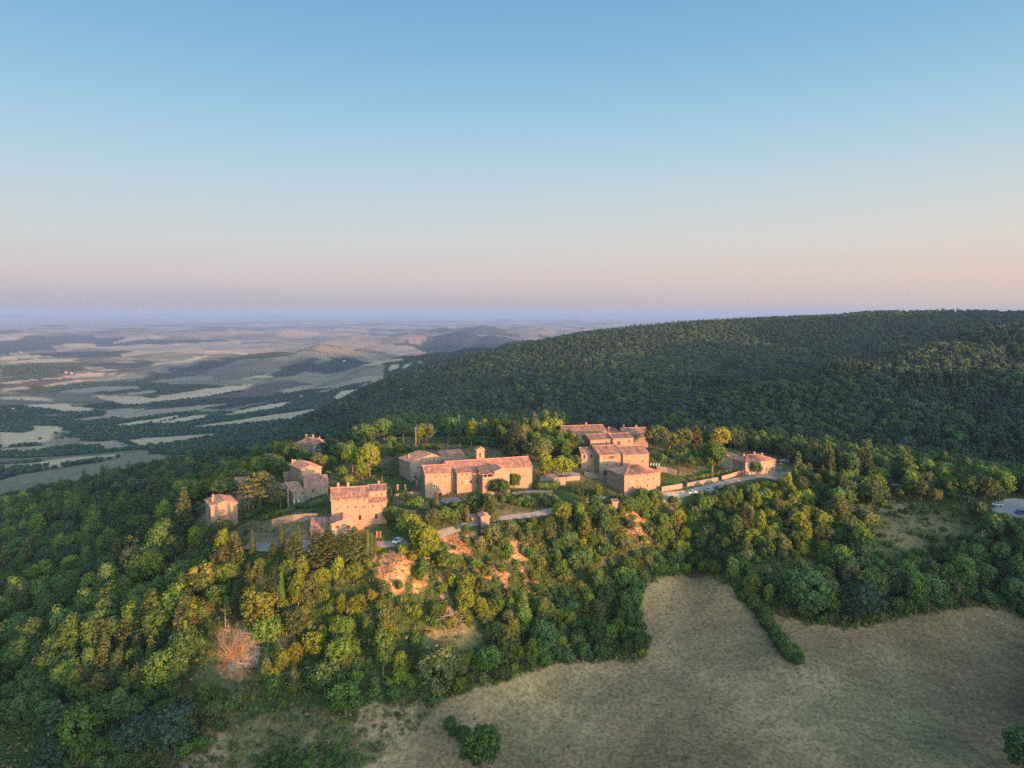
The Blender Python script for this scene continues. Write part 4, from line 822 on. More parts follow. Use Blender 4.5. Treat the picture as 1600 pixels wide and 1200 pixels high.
def ribbon(name, P, w, mat, lift=.10):
    G = [hit(*p)[:2] for p in P]; D = []
    for a, b in zip(G[:-1], G[1:]):
        m = max(2, int(np.hypot(*(b - a)) / 1.2)); D += [a + (b - a) * k / m for k in range(m)]
    D.append(G[-1]); D = np.array(D)
    for _ in range(6): D[1:-1] = (D[:-2] + D[1:-1] * 2 + D[2:]) / 4
    T = np.gradient(D, axis=0); T /= np.linalg.norm(T, axis=1)[:, None]; Nn = np.stack([-T[:, 1], T[:, 0]], 1); K = 6; V = []
    wv = w * (1 + .12 * (vnoise(D[:, 0], D[:, 1], 6, 3) - .5))
    for k in range(K + 1):
        p = D + Nn * ((k / K - .5) * wv)[:, None]; V.append(np.column_stack([p, ground(p[:, 0], p[:, 1]) + lift]))
    V = np.stack(V, 1); n = len(D); idx = np.arange(n * (K + 1)).reshape(n, K + 1)
    q = np.stack([idx[:-1, :-1], idx[1:, :-1], idx[1:, 1:], idx[:-1, 1:]], -1).reshape(-1, 4)[:, ::-1]
    FOOT.extend([[tuple(D[i] + Nn[i] * w * .6), tuple(D[i] - Nn[i] * w * .6), tuple(D[j] - Nn[j] * w * .6), tuple(D[j] + Nn[j] * w * .6)] for i, j in zip(range(0, n - 8, 8), list(range(8, n, 8)))])
    return tag(link(name, mesh_np(name, V.reshape(-1, 3), q, [M[mat]])), kind='structure')
def patch(name, P, mat, lift=.14, d=.7, foot=True):
    G = np.array([hit(*p)[:2] for p in P]); x0, y0 = G.min(0) - 1; x1, y1 = G.max(0) + 1; X, Y = np.meshgrid(np.arange(x0, x1, d), np.arange(y0, y1, d)); Z = ground(X, Y) + lift
    idx = np.arange(X.size).reshape(X.shape); cx = X[:-1, :-1] + d / 2; cy = Y[:-1, :-1] + d / 2; k = inpoly(cx, cy, [tuple(g) for g in G])
    q = np.stack([idx[:-1, :-1], idx[:-1, 1:], idx[1:, 1:], idx[1:, :-1]], -1)[k]
    if foot: FOOT.append([tuple(g) for g in G])
    return tag(link(name, mesh_np(name, np.stack([X, Y, Z], -1).reshape(-1, 3), q, [M[mat]])), kind='structure')
ribbon('gravel_road', [(1300, 744), (1240, 739), (1212, 741), (1180, 745), (1150, 750), (1120, 758), (1090, 766), (1060, 773), (1035, 779), (1000, 786)], 3.4, 'gravel')
ribbon('road', [(1000, 786), (950, 793), (905, 797), (870, 798), (840, 803), (800, 807), (775, 811), (740, 818), (712, 826), (690, 834), (665, 843), (640, 850), (600, 851), (560, 850), (520, 851), (480, 853), (440, 853), (385, 851)], 3.0, 'gravel')
ribbon('track', [(862, 799), (885, 791), (905, 787), (925, 781), (945, 776)], 3.0, 'gravel', .13)
ribbon('road', [(1300, 744), (1340, 748), (1385, 756), (1420, 760), (1460, 766), (1500, 774), (1550, 788)], 4.5, 'gravel', .12)
ribbon('path', [(322, 788), (306, 795), (300, 806), (306, 817)], 2.6, 'asphalt', .12)
patch('car_park', [(1545, 787), (1580, 778), (1660, 786), (1680, 815), (1578, 811), (1552, 800)], 'concrete')
patch('yard', [(1178, 744), (1215, 739), (1238, 742), (1236, 750), (1205, 750)], 'gravel', .17)
patch('terrace', [(842, 744), (880, 738), (906, 740), (904, 748), (868, 752), (845, 752)], 'gravel')
patch('convent_yard', [(690, 779), (714, 777), (722, 783), (700, 788), (686, 784)], 'gravel')
patch('lawn', [(872, 776), (905, 764), (928, 764), (930, 772), (900, 782), (876, 786)], 'lawn', foot=False)
patch('lawn', [(1035, 752), (1062, 745), (1080, 742), (1075, 750), (1045, 759)], 'lawn', foot=False)
patch('lawn', [(1078, 744), (1120, 734), (1140, 736), (1120, 744), (1085, 750)], 'lawn', foot=False)
patch('lawn', [(676, 686), (720, 684), (755, 688), (740, 692), (680, 692)], 'lawn', foot=False)
patch('lawn', [(560, 752), (600, 746), (640, 752), (630, 758), (575, 760)], 'lawn', foot=False)

ribbon('track', [(160, 686), (178, 688.5), (190, 692), (203, 699)], 9, 'gravel', .6)
ribbon('track', [(0, 770), (10, 774), (16, 781)], 7, 'gravel', .6)
for px, py, Lw, lab in [(471, 620, 4, 'tiny pale farmhouse among the dark hedges of the valley'), (103, 583, 4, 'white farm building in the hazy plain on the left'), (112, 584, 3, 'smaller white building right of the white farm'), (538, 565, 3, 'tiny white house at the foot of the pale hill'), (330, 692, 3.5, 'little house beside the long cream field'), (20, 640, 5, 'whitish greenhouse on the left edge of the plain')]:
    g = hit(px, py, 500, 6000); r_ = Rt('farmhouse', px, py, g[1], lab); block(r_, (px - Lw / 2, py - 1.6), (px + Lw / 2, py - 1.6), g[1], py, g[1] * 2.2 / F, 'front', g[1] * .8 / F, YR=g[1] * 1.002, mat='plaster', over=.3)
# ------------------------------------------------------------------ small things
def post(root, p, w, h, mat='stone_pale', nm='post'):
    mb = MB(); mb.box((p[0] - w / 2, p[1] - w / 2, p[2] - .5), (w, 0, 0), (0, w, 0), (0, 0, h + .5)); return mb.build(nm, [M[mat]], root)
def pergola(P, label, h=2.6, n=5, mat='frame'):
    a, b, c = [hit(*p) for p in P]; ex = b - a; ey = c - a; root = thing('pergola', label, 'pergola', tuple(a))
    for i in range(4):
        for j in (0, 1): q = ex * i / 3 + ey * j; post(root, (q[0], q[1], q[2]), .28, h)
    for i in range(n * 2): q = ex * i / (n * 2 - 1); mb = MB(); mb.box(q + Z3 * h, ey, np.array([.14, 0, 0]), Z3 * .14); mb.build('beam', [M[mat]], root)
    return root
pergola([(700, 699), (755, 697), (703, 694)], 'green garden pergola with pale posts behind the barn', 2.4)
pergola([(383, 797), (402, 795), (386, 791)], 'low open shelter beside the flat topped cedar', 2.2)
for i, (px, py) in enumerate([(621.5, 766), (633.5, 766), (651, 760)]):
    g = hit(px, py); o = thing('gate_pillar', ['leftmost of three pale pillars left of the convent', 'middle of three pale pillars left of the convent', 'pale pillar nearest the convent, in front of the lean-to'][i], 'pillar', tuple(g), 'pillars in the garden left of the convent')
    post(o, (0, 0, 0), .55, 2.1, nm='shaft'); mb = MB(); mb.box((-.38, -.38, 2.1), (.76, 0, 0), (0, .76, 0), (0, 0, .14)); mb.build('cap', [M['surround']], o)
def pole(px, pyt, pyb, label, arm=True, mat='concrete'):
    g = hit(px, pyb); Yt = g[1]; h = at(px, pyt, Yt)[2] - g[2]; o = thing('utility_pole', label, 'pole', tuple(g), 'utility poles')
    link('pole', tubes_mesh('pole', [([(0, 0, -1), (0, 0, h)], [.16, .10])], M[mat], 7), o)
    if arm: mb = MB(); mb.box((-.7, -.06, h - .6), (1.4, 0, 0), (0, .12, 0), (0, 0, .12)); mb.build('crossarm', [M['metal']], o)
    return g + np.array([0, 0, h - .4])
pA = pole(650, 667, 700, 'slim utility pole rising from the garden left of the barn'); pB = pole(1219, 722, 744, 'pale pole at the corner of the roadside house yard')
pC = pole(1252, 729, 755, 'pale pole standing in the bushes right of the road bend'); pE = pole(1400, 727, 741, 'dark pole by the gravel road among the pines', mat='bark'); pF = pole(1514, 752, 772, 'dark pole near the car park', mat='bark')
def wire(a, b, sag, label):
    P = [a + (b - a) * t + Z3 * (-sag * 4 * t * (1 - t)) for t in np.linspace(0, 1, 13)]; o = np.array(a); tag(link('power_line', tubes_mesh('power_line', [([p - o for p in P], [.035] * 13)], M['metal'], 4), None, tuple(o)), label, 'cable')
wire(pA, np.array(at(541, 696, 372)), 1.0, 'sagging cable from the garden pole down to the left over the trees'); wire(pB, pC, .6, 'cable between the two pale poles right of the last house'); wire(pC, pE, 1.5, 'cable from the bushes to the dark pole among the pines'); wire(pE, pF, 2.0, 'cable along the road towards the car park')
def make_car(px, py, rz, mat, label, name='parked_car'):
    g = hit(px, py); o = thing(name, label, 'car', (g[0], g[1], g[2] + .12), 'parked cars', rz)
    prof = [(-2.05,.35),(-2.1,.75),(-1.95,.95),(-1.35,1.02),(-.75,1.42),(.75,1.45),(1.45,1.0),(2.0,.9),(2.08,.6),(2.05,.35)]
    mb = MB(); n = len(prof)
    for i in range(n):
        (x0, z0), (x1, z1) = prof[i], prof[(i + 1) % n]; k0 = .86 if z0 < 1.1 else .70; k1 = .86 if z1 < 1.1 else .70
        mb.quad((x0, -k0, z0), (x1, -k1, z1), (x1, k1, z1), (x0, k0, z0))
    for s in (-1, 1):
        for i in range(1, n - 1): mb.tri((prof[0][0], s * .86, prof[0][1]), (prof[i][0], s * (.86 if prof[i][1] < 1.1 else .70), prof[i][1]), (prof[i + 1][0], s * (.86 if prof[i + 1][1] < 1.1 else .70), prof[i + 1][1]))
    mb.build('body', [mat], o)
    gb = MB()
    for s in (-1, 1): gb.quad((-1.15, s * .862, 1.05), (1.3, s * .862, 1.05), (.7, s * .745, 1.38), (-.68, s * .745, 1.38))
    gb.quad((-1.36, -.72, 1.06), (-1.36, .72, 1.06), (-.80, .64, 1.41), (-.80, -.64, 1.41)); gb.quad((1.42, -.72, 1.06), (1.42, .72, 1.06), (.83, .64, 1.42), (.83, -.64, 1.42)); gb.build('windows', [M['glass']], o)
    for x in (-1.3, 1.3):
        for s in (-1, 1):
            v, q = tube([(x, s * .70, .33), (x, s * .90, .33)], [.33, .33], 12); q = q + []; w = link('wheel', mesh_np('wheel', v + [(x, s * .9, .33)], q, [M['rubber']], tris=[(12 + k, 12 + (k + 1) % 12, 24) for k in range(12)]), o)
    return o
make_car(1559, 791, 2.6, M['car_white'], 'white car parked at the left end of the car park'); make_car(1594, 803, .2, M['car_blue'], 'blue car parked at the right edge of the picture')
make_car(1109, 768, .3, M['car_silver'], 'silver car parked below the road, left of the dark one'); make_car(1123, 765, .3, M['car_dark'], 'dark car parked below the road beside the trees')
make_car(1226, 722, .1, M['car_white'], 'white car behind the last house'); make_car(1236, 722, .2, M['car_red'], 'red car behind the last house')
make_car(961, 792, .1, M['car_silver'], 'pale car beside the little red shed'); make_car(622, 848, 1.2, M['car_white'], 'white car half hidden under the big tree by the lower road'); make_car(1082, 772, .3, M['car_white'], 'white car among the bushes below the long roadside wall')
rS = Rt('shed', 966, 790, 262, 'little red brown shed on the track below the hamlet', 'shed'); block(rS, (957, 783.5), (966, 783.2), 264, 790, 2.5, 'shed', .4, mat='stone', below=2)
def gate(px0, px1, py, h, label, mat, name='gate'):
    a, b = hit(px0, py), hit(px1, py); o = thing(name, label, 'gate', tuple(a)); e = b - a
    for k in (0, 1): mb = MB(); mb.box(e * (k * .5 + .01), e * .48, np.array([0, .08, 0]), Z3 * h); mb.build('gate_leaf', [M[mat]], o)
    post(o, (0, 0, 0), .3, h + .2); post(o, tuple(e), .3, h + .2)
gate(1154, 1161.5, 742.5, 2.0, 'orange red gate beside the last house', 'redwood'); gate(589, 595, 840, 2.0, 'dark red garden door at the foot of the big house', 'redwood')
for i in range(4):
    g = hit(1017 + i * 4.2, 727 + i * .2); o = thing('sun_lounger', ('leftmost ', 'second ', 'third ', 'rightmost ')[i] + 'white sun lounger in the row right of the vine covered house', 'lounger', tuple(g), 'sun loungers in a row', 1.2)
    mb = MB(); mb.box((-.9, -.3, .3), (1.3, 0, 0), (0, .6, 0), (0, 0, .08)); mb.build('seat', [M['white']], o); mb = MB(); mb.box((.4, -.3, .34), (.55, 0, .35), (0, .6, 0), (0, 0, .08)); mb.build('backrest', [M['white']], o)
    for x in (-.8, .7):
        mb = MB(); mb.box((x, -.28, -.1), (.06, 0, 0), (0, .56, 0), (0, 0, .42)); mb.build('leg', [M['metal']], o)

# ------------------------------------------------------------------ plants
def plant(px, pt, pb, kind, tone, label, wide=None):
    wide = wide or (1.75 if px in (497, 517, 554, 460, 344) else 1.5 if kind == 'cypress' else 1.25 if kind == 'conifer' else 1.15)
    if px in (682, 730): wide = 2.1
    g = hit(px, pb); h = at(px, pt, g[1])[2] - g[2]; TREES.append((g[0], g[1], g[2], kind, max(.25, h / HT[kind]), tone, 'own', label, wide))
D_, Mi, Ye, Ol, Co, Bl = 'leaf_dark', 'leaf_mid', 'leaf_yellow', 'leaf_olive', 'leaf_conifer', 'leaf_blue'
for a in [
 (395,828,866,'cypress',Ol,'lit narrow cypress on the lower road, first from the left'),(440,819,864,'cypress',Ol,'narrow cypress below the curved terrace wall'),(467,818,858,'cypress',Co,'narrow cypress left of the low grey roofed annex'),
 (544,827,872,'cypress',D_,'dark cypress standing right in front of the gabled annex'),(574.6,824,868,'cypress',Ol,'tallest cypress of the close trio in front of the big house'),(581,833,867,'cypress',D_,'middle cypress of the close trio in front of the big house'),(586.5,837,866,'cypress',Ol,'shortest cypress of the close trio in front of the big house'),
 (612,763,786,'cypress',Mi,'small cypress beside the right corner of the big house'),(635.5,763,787,'cypress',Mi,'small cypress below the middle gate pillar'),(403.6,777,797,'cypress',Mi,'small cypress under the flat topped cedar'),(597,741,757,'cypress',Ye,'little bright cypress on the lawn behind the big house'),
 (630,677,696,'cypress',D_,'thin cypress left of the slim utility pole'),(717,649,686,'cypress',D_,'dark tall cypress behind the barn'),(682,770,806,'cypress',Co,'broad cypress in front of the convent left end'),(674,776,800,'cypress',D_,'dark cypress just left of the broad one before the convent'),(730,787,817,'cypress',Co,'cypress leaning over the road left of the stone hut'),(714,806,827,'cypress',Co,'short cypress on the bank below the road bend'),
 (1100,663,697,'cypress',D_,'left of two dark cypresses in the garden right of the hamlet'),(1106,671,699,'cypress',D_,'right of two dark cypresses in the garden right of the hamlet'),
 (1281,710,733,'cypress',D_,'shortest cypress, left end of the row of six by the pines'),(1285.5,699,734,'cypress',Mi,'second cypress of the row of six by the pines'),(1290,698,734,'cypress',Mi,'third cypress of the row of six by the pines'),(1295,692,734,'cypress',Ol,'tallest cypress of the row of six by the pines'),(1301,700,735,'cypress',Mi,'fifth cypress of the row of six by the pines'),(1307,694,735,'cypress',Ol,'right end cypress of the row of six by the pines'),
 (1341,704,737,'cypress',D_,'dark cypress among the pines, left of the pair'),(1363,698,737,'cypress',D_,'left cypress of the pair among the pines'),(1372,700,738,'cypress',D_,'right cypress of the pair among the pines'),(1569,722,750,'cypress',D_,'lone cypress above the car park'),
 (203,838,880,'cypress',Mi,'pale cypress in the middle of the shaded left wood'),(175,800,838,'cypress',D_,'dark cypress high in the shaded left wood'),(158,797,832,'cypress',D_,'second dark cypress high in the shaded left wood'),(273,802,835,'cypress',Ol,'lit top cypress just left of the first house'),(214,915,975,'cypress',Ol,'tall loose cypress low in the left wood with a lit tip'),(292,965,1030,'cypress',Ye,'yellow lit cypress under the golden round tree'),(355,928,975,'cypress',D_,'cypress beside the bare dead snag'),(441,895,950,'cypress',Mi,'slim cypress on the lit slope below the lower road'),(269,780,803,'cypress',D_,'dark cypress left of the path round the first house'),(535,832,880,'conifer',Co,'orange brown conifer between the broad one and the dark cypress'),
 (344,810,868,'conifer',Co,'big lit conifer below the first house'),(373,836,888,'conifer',Co,'golden conifer left of the first cypress'),(427,842,872,'conifer',Co,'small conifer below the long low wall'),(460,833,880,'conifer',Co,'lit conifer below the curved wall'),(497,829,880,'conifer',Co,'broad conifer left of the pair below the grey roofed annex'),(517,827,880,'conifer',Co,'broad orange brown conifer in front of the gabled annex'),(554,820,872,'conifer',Co,'tall conifer beside the dark cypress of the annex'),(265,808,860,'conifer',Co,'dark conifer with lit top on the left shoulder'),
 (802,653,714,'conifer',Bl,'tallest grey green conifer behind the convent roof'),(1087,661,704,'conifer',Co,'conifer in the garden right of the hamlet'),(790,646,690,'conifer',Co,'dark tipped conifer at the back of the convent garden'),(835,642,690,'conifer',Co,'high conifer left of the rear castle range'),
 (407,735,794,'cedar',Ol,'large flat topped cedar with layered branches left of the farmhouse',1.45),(517,684,722,'cedar',Bl,'layered cedar in front of the shaded back house'),(438.5,764,797,'pine',Ol,'slender pine in front of the farmhouse wing'),
 (551,695,738,'broadleaf',Ye,'left golden tree of the pair behind the big house',.85),(578,694,744,'broadleaf',Ye,'right golden tree of the pair behind the big house',.85),(566,721,750,'broadleaf',Ye,'yellow green bushy tree under the golden pair'),(425,705,742,'broadleaf',Ol,'lit round tree in the wood left of the farmhouse'),(545,739,757,'shrub',Ye,'bright green bush behind the big house roof',1.0),(623,692,707,'shrub',Ye,'bright yellow bush left of the utility pole',1.3),
 (737,652,694,'slender',Ye,'lit slender tree behind the bell tower'),(702,653,688,'broadleaf',D_,'dark round tree behind the barn'),(754,653,688,'slender',Ol,'olive slender tree right of the lit one behind the bell tower'),(776,651,688,'slender',Ye,'lit tree left of the tall grey green conifer'),(817,662,704,'slender',Ol,'brownish tree touching the tall grey green conifer'),(862,653,694,'broadleaf',Ye,'big golden tree beside the rear castle range'),(844,680,722,'broadleaf',Ol,'brown green tree above the right end of the convent roof'),(851,702,748,'slender',Ye,'tall golden poplar like tree on the convent terrace'),(878,710,746,'broadleaf',Ye,'round yellow green tree on the terrace'),(889,683,708,'broadleaf',Ol,'brown tree beside the hamlet left wall'),(898,709,733,'broadleaf',Ol,'tree against the small house of the hamlet'),(666,658,692,'broadleaf',Ol,'tree right of the utility pole'),(655,664,694,'slender',Ye,'lit tree directly behind the utility pole'),
 (781,746,778,'broadleaf',Mi,'dense green tree covering the middle of the convent front',1.25),(803,737,767,'broadleaf',Mi,'small single tree against the church wall',.8),(675,795,830,'broadleaf',Ol,'lit tree below the broad cypress'),(640,805,845,'broadleaf',Ye,'pale green tree left of the biggest oak on the lower road',1.1),(765,768,814,'slender',Ol,'lit tree above the stone hut',1.1),(745,770,802,'broadleaf',D_,'dark tree in front of the convent',1.1),(664,812,884,'broadleaf',Ye,'biggest oak, on the corner of the lower road',.80),(767,820,850,'broadleaf',Ol,'round bush tree on the bare bank below the stone hut',1.5),(934,755,782,'slender',Ye,'small lit tree in front of the hamlet lawn',1.2),
 (1025,667,706,'broadleaf',Ol,'brown green round tree at the right of the rear range'),(1046,672,704,'broadleaf',Ol,'tree right of the rear range, second in line'),(1067,668,704,'broadleaf',Ol,'tree right of the rear range, third in line',1.1),(1125,667,703,'broadleaf',Ye,'yellow green tree right of the two dark cypresses',1.1),(1112,693,742,'broadleaf',Mi,'large green tree in the middle of the right garden'),(1182,718,744,'broadleaf',D_,'small tree in front of the roadside house',.8),(1202,680,708,'broadleaf',Ol,'lit tree behind the roadside house'),(1180,684,706,'broadleaf',Ol,'tree behind the chimneys of the roadside house'),
 (1002,762,784,'broadleaf',Mi,'green tree in front of the hipped roof block'),(1022,764,786,'broadleaf',D_,'dark tree at the right corner of the hipped roof block'),(1237,690,722,'pine',Ol,'lit tree above the parked cars behind the last house'),(1250,700,722,'broadleaf',Ye,'spreading pale tree above the parked cars',1.2),(1560,738,786,'broadleaf',Mi,'rounded yellow green tree above the car park',1.1),(1218,668,705,'pine',Ol,'pine behind the yard of the last house'),
 (297,930,975,'broadleaf',Ye,'golden round tree standing alone low on the left slope'),(325,878,925,'broadleaf',Ye,'orange yellow oak on the left shoulder'),(405,918,1000,'slender',Ye,'tall golden green tree beside the pale landslip',1.5),(755,1140,1205,'broadleaf',Mi,'single green oak at the bottom edge of the field',1.15),(1600,1140,1215,'broadleaf',D_,'dark tree cut by the bottom right corner'),(120,1105,1195,'broadleaf',Mi,'bright green oak at the bottom left',.9),(95,1090,1200,'conifer',Bl,'silvery conifer beside the oak at the bottom left'),(235,1105,1182,'broadleaf',Bl,'grey green tree at the bottom left',1.1),(275,1110,1185,'broadleaf',Bl,'second grey green tree at the bottom left, nearer the track'),
 (686,1010,1090,'broadleaf',Ol,'large olive oak at the edge of the field'),(540,1060,1120,'broadleaf',Mi,'bright bush tree low in the middle left'),(1340,905,975,'broadleaf',Bl,'big grey green tree above the right field',1.3),(1255,885,965,'broadleaf',D_,'dark round tree above the right field',1.2),(1450,900,955,'broadleaf',D_,'dark green tree right along the right field edge',1.3),(1395,880,935,'sparse',Ol,'thin grey tree behind the right field edge',1.4),
 (452,690,728,'broadleaf',D_,'dark tree left of the shaded back house'),(478,704,735,'broadleaf',D_,'dark tree below the shaded back house'),(500,706,738,'broadleaf',Ol,'olive tree between the back house and the golden pair'),(533,688,722,'broadleaf',D_,'dark tree left of the golden pair'),(438,716,750,'broadleaf',D_,'dark tree behind the flat topped cedar'),(380,728,764,'broadleaf',Ol,'olive tree behind the small square shaded house'),(352,742,784,'broadleaf',D_,'dark tree behind the orange gabled house'),(600,655,692,'broadleaf',D_,'dark tree at the back left of the gardens'),(570,662,698,'broadleaf',D_,'second dark tree at the back left of the gardens'),(650,772,800,'broadleaf',Mi,'green tree below the gate pillars'),(516,812,845,'cypress',D_,'dark cypress tight against the annex corner'),
 ]: plant(*a)
def infoot(x, y):
    for P in FOOT:
        if abs(P[0][0] - x) < 70 and abs(P[0][1] - y) < 70 and bool(inpoly(np.array([x]), np.array([y]), P)[0]): return True
    return False
def strip(P, n, kinds, tones, s0, s1, zone, jit=.8):
    G = [hit(*p) for p in P]; seg = [np.hypot(*(b - a)[:2]) for a, b in zip(G[:-1], G[1:])]; tot = sum(seg)
    for i in range(n):
        d = tot * (i + .5) / n; k = 0
        while k < len(seg) - 1 and d > seg[k]: d -= seg[k]; k += 1
        p = G[k] + (G[k + 1] - G[k]) * min(1, d / seg[k]); x = p[0] + random.uniform(-jit, jit); y = p[1] + random.uniform(-jit, jit)
        if infoot(x, y): continue
        TREES.append((x, y, gz(x, y), random.choice(kinds), random.uniform(s0, s1), random.choice(tones), zone))
strip([(412, 812), (430, 808), (458, 800)], 16, ['shrub'], [Ye, Ol], .55, .8, 'farm hedge', .6)
strip([(838, 766), (858, 766), (868, 764)], 14, ['shrub'], [Mi], .9, 1.2, 'ivy hedge', .5)
strip([(1078, 751), (1100, 746), (1125, 741), (1150, 738)], 26, ['shrub'], [Ol, Ye], .45, .65, 'road hedge', .5)
strip([(1016, 713), (1036, 713)], 7, ['cypress'], [Mi], .28, .36, 'young cypresses', .1)
strip([(790, 784), (830, 783), (870, 780)], 26, ['shrub'], [Mi, Ol], .6, 1.0, 'garden shrubs', 2.5)
strip([(800, 790), (850, 788), (880, 786)], 22, ['shrub'], [Mi, Ol], .5, .9, 'garden shrubs', 2.0)
strip([(700, 798), (730, 796), (760, 792)], 20, ['shrub'], [D_, Mi], .7, 1.1, 'garden shrubs', 2.5)
strip([(685, 812), (705, 806), (725, 800)], 14, ['shrub'], [D_, Mi], .8, 1.1, 'garden shrubs', 2)
strip([(560, 772), (610, 772), (655, 780)], 14, ['shrub'], [D_, Mi], .5, .8, 'garden shrubs', 3)
strip([(700, 694), (740, 694), (790, 700)], 22, ['shrub'], [D_], .8, 1.0, 'back hedge', .8)
strip([(530, 764), (560, 762), (600, 760)], 12, ['shrub'], [Mi, Ol], .4, .6, 'garden shrubs', 1)
strip([(610, 700), (640, 704), (680, 702)], 18, ['shrub'], [Mi, Ol, Ye], .6, 1.0, 'garden shrubs', 3)
strip([(600, 812), (620, 808), (632, 812)], 10, ['shrub'], [Mi], .7, 1.0, 'garden shrubs', 2)
strip([(905, 772), (935, 776), (965, 782)], 20, ['shrub'], [Mi, Ol], .6, 1.1, 'garden shrubs', 2)
strip([(870, 793), (910, 794), (950, 800), (990, 795), (1030, 790)], 60, ['shrub'], [Mi, Ol, Ye], .8, 1.4, 'road bank', 2)
strip([(700, 832), (760, 822), (830, 812), (880, 806), (960, 804), (1020, 796), (1060, 782)], 46, ['shrub', 'broadleaf'], [Mi, Ol, D_], .5, .8, 'road bank', 1.5)
strip([(400, 1194), (450, 1186), (500, 1184), (540, 1194)], 34, ['shrub'], [Mi, D_], .45, .7, 'foot', 1.8)
strip([(385, 832), (420, 836), (470, 834), (500, 838)], 26, ['shrub'], [D_, Mi, Ol], .6, 1.0, 'garden shrubs', 2.0)
strip([(375, 815), (395, 806), (410, 800)], 12, ['shrub'], [D_, Mi], .5, .9, 'garden shrubs', 1.5)
strip([(455, 796), (480, 794), (508, 790)], 12, ['shrub'], [D_, Mi], .45, .7, 'garden shrubs', .8)
strip([(562, 826), (585, 824), (606, 820)], 12, ['shrub'], [Mi, D_], .7, 1.0, 'garden shrubs', 1.0)
strip([(598, 826), (625, 820), (640, 826)], 9, ['shrub', 'broadleaf'], [Mi], .45, .7, 'garden shrubs', 1.5)
strip([(395, 1205), (450, 1198), (520, 1200)], 16, ['shrub'], [Mi, D_], .5, .85, 'foot', 2.2)
strip([(1035, 722), (1060, 724), (1090, 724), (1110, 730)], 26, ['shrub'], [D_, Mi], .7, 1.2, 'garden shrubs', 3)
strip([(1040, 712), (1070, 710), (1100, 712)], 18, ['shrub'], [D_, Mi], .7, 1.2, 'garden shrubs', 3)
strip([(390, 830), (420, 832), (450, 834)], 14, ['shrub'], [Mi, D_], .6, .9, 'garden shrubs', 2)
strip([(1170, 940), (1190, 965), (1215, 1000), (1235, 1025), (1245, 1040)], 46, ['shrub'], [Mi, D_], .75, 1.25, 'hedge', 1.4)
strip([(1380, 800), (1430, 800), (1500, 815)], 14, ['shrub'], [Mi, D_, Ol], .5, 1.0, 'right', 5)
strip([(1375, 850), (1440, 850), (1500, 838)], 12, ['shrub'], [Mi, D_, Ol], .5, 1.0, 'right', 5)
strip([(700, 1130), (725, 1160), (745, 1190)], 14, ['shrub'], [Mi, D_], .6, 1.0, 'foot', 1.6)
def region(P, d, fn, zone):
    G = np.array([hit(*p)[:2] for p in P]); x, y = grid_pts(G[:, 0].min(), G[:, 0].max(), G[:, 1].min(), G[:, 1].max(), d, .45); k = inpoly(x, y, [tuple(g) for g in G]); x, y = x[k], y[k]; z = ground(x, y)
    for a, b, c in zip(x, y, z):
        if infoot(a, b): continue
        r = fn()
        if r: TREES.append((a, b, c, *r, zone))
U = random.uniform; CH = random.choice
region([(530, 700), (560, 692), (620, 684), (700, 682), (870, 682), (885, 668), (880, 655), (760, 655), (640, 660), (560, 675)], 5.2, lambda: (CH(['broadleaf', 'broadleaf', 'slender', 'conifer']), U(.85, 1.35), CH([D_, Ol, D_, Mi, Ol]), ), 'garden wood')
region([(1020, 672), (1080, 684), (1150, 706), (1215, 712), (1230, 700), (1150, 690), (1080, 668), (1020, 662)], 6.5, lambda: (CH(['broadleaf', 'slender', 'conifer', 'pine']), U(.75, 1.1), CH([D_, Ol, D_, Mi])), 'right garden wood')
region([(760, 690), (790, 706), (840, 712), (862, 724), (905, 728), (900, 700), (885, 690), (860, 680)], 5.2, lambda: (CH(['broadleaf', 'slender']), U(.7, 1.0), CH([D_, Ol, Mi])), 'garden wood')
region([(1215, 726), (1255, 738), (1340, 746), (1440, 752), (1560, 768), (1640, 775), (1640, 745), (1500, 728), (1400, 716), (1300, 708), (1220, 706)], 6.2, lambda: (CH(['pine', 'pine', 'conifer', 'broadleaf', 'cypress']), U(.7, 1.0), CH([Co, Ol, D_])), 'pines')
region([(500, 735), (540, 728), (600, 722), (640, 716), (640, 735), (600, 745), (530, 752)], 7, lambda: (CH(['shrub', 'shrub', 'broadleaf']), U(.45, .8), CH([D_, Mi])), 'village garden')
region([(515, 712), (540, 705), (620, 700), (625, 712), (530, 726)], 6, lambda: (CH(['shrub', 'broadleaf']), U(.5, .9), CH([D_, Mi])), 'village garden')
region([(610, 830), (640, 828), (690, 815), (720, 806), (740, 806), (710, 818), (680, 832), (640, 846), (605, 842)], 4.5, lambda: (CH(['shrub', 'shrub', 'broadleaf']), U(.4, .8), CH([Mi, Ol])), 'road verge') 
region([(430, 745), (455, 735), (465, 715), (500, 722), (520, 735), (515, 755), (505, 750), (470, 712), (440, 730)], 5.5, lambda: (CH(['broadleaf', 'shrub']), U(.5, .85), CH([D_, D_, Mi])), 'village garden')
region([(300, 838), (330, 832), (380, 852), (480, 866), (600, 868), (640, 872), (560, 885), (400, 875), (320, 862)], 4.6, lambda: (CH(['shrub', 'shrub', 'broadleaf']), U(.55, .85), CH([Ye, Ol, Co])) if random.random() < .7 else None, 'road verge')

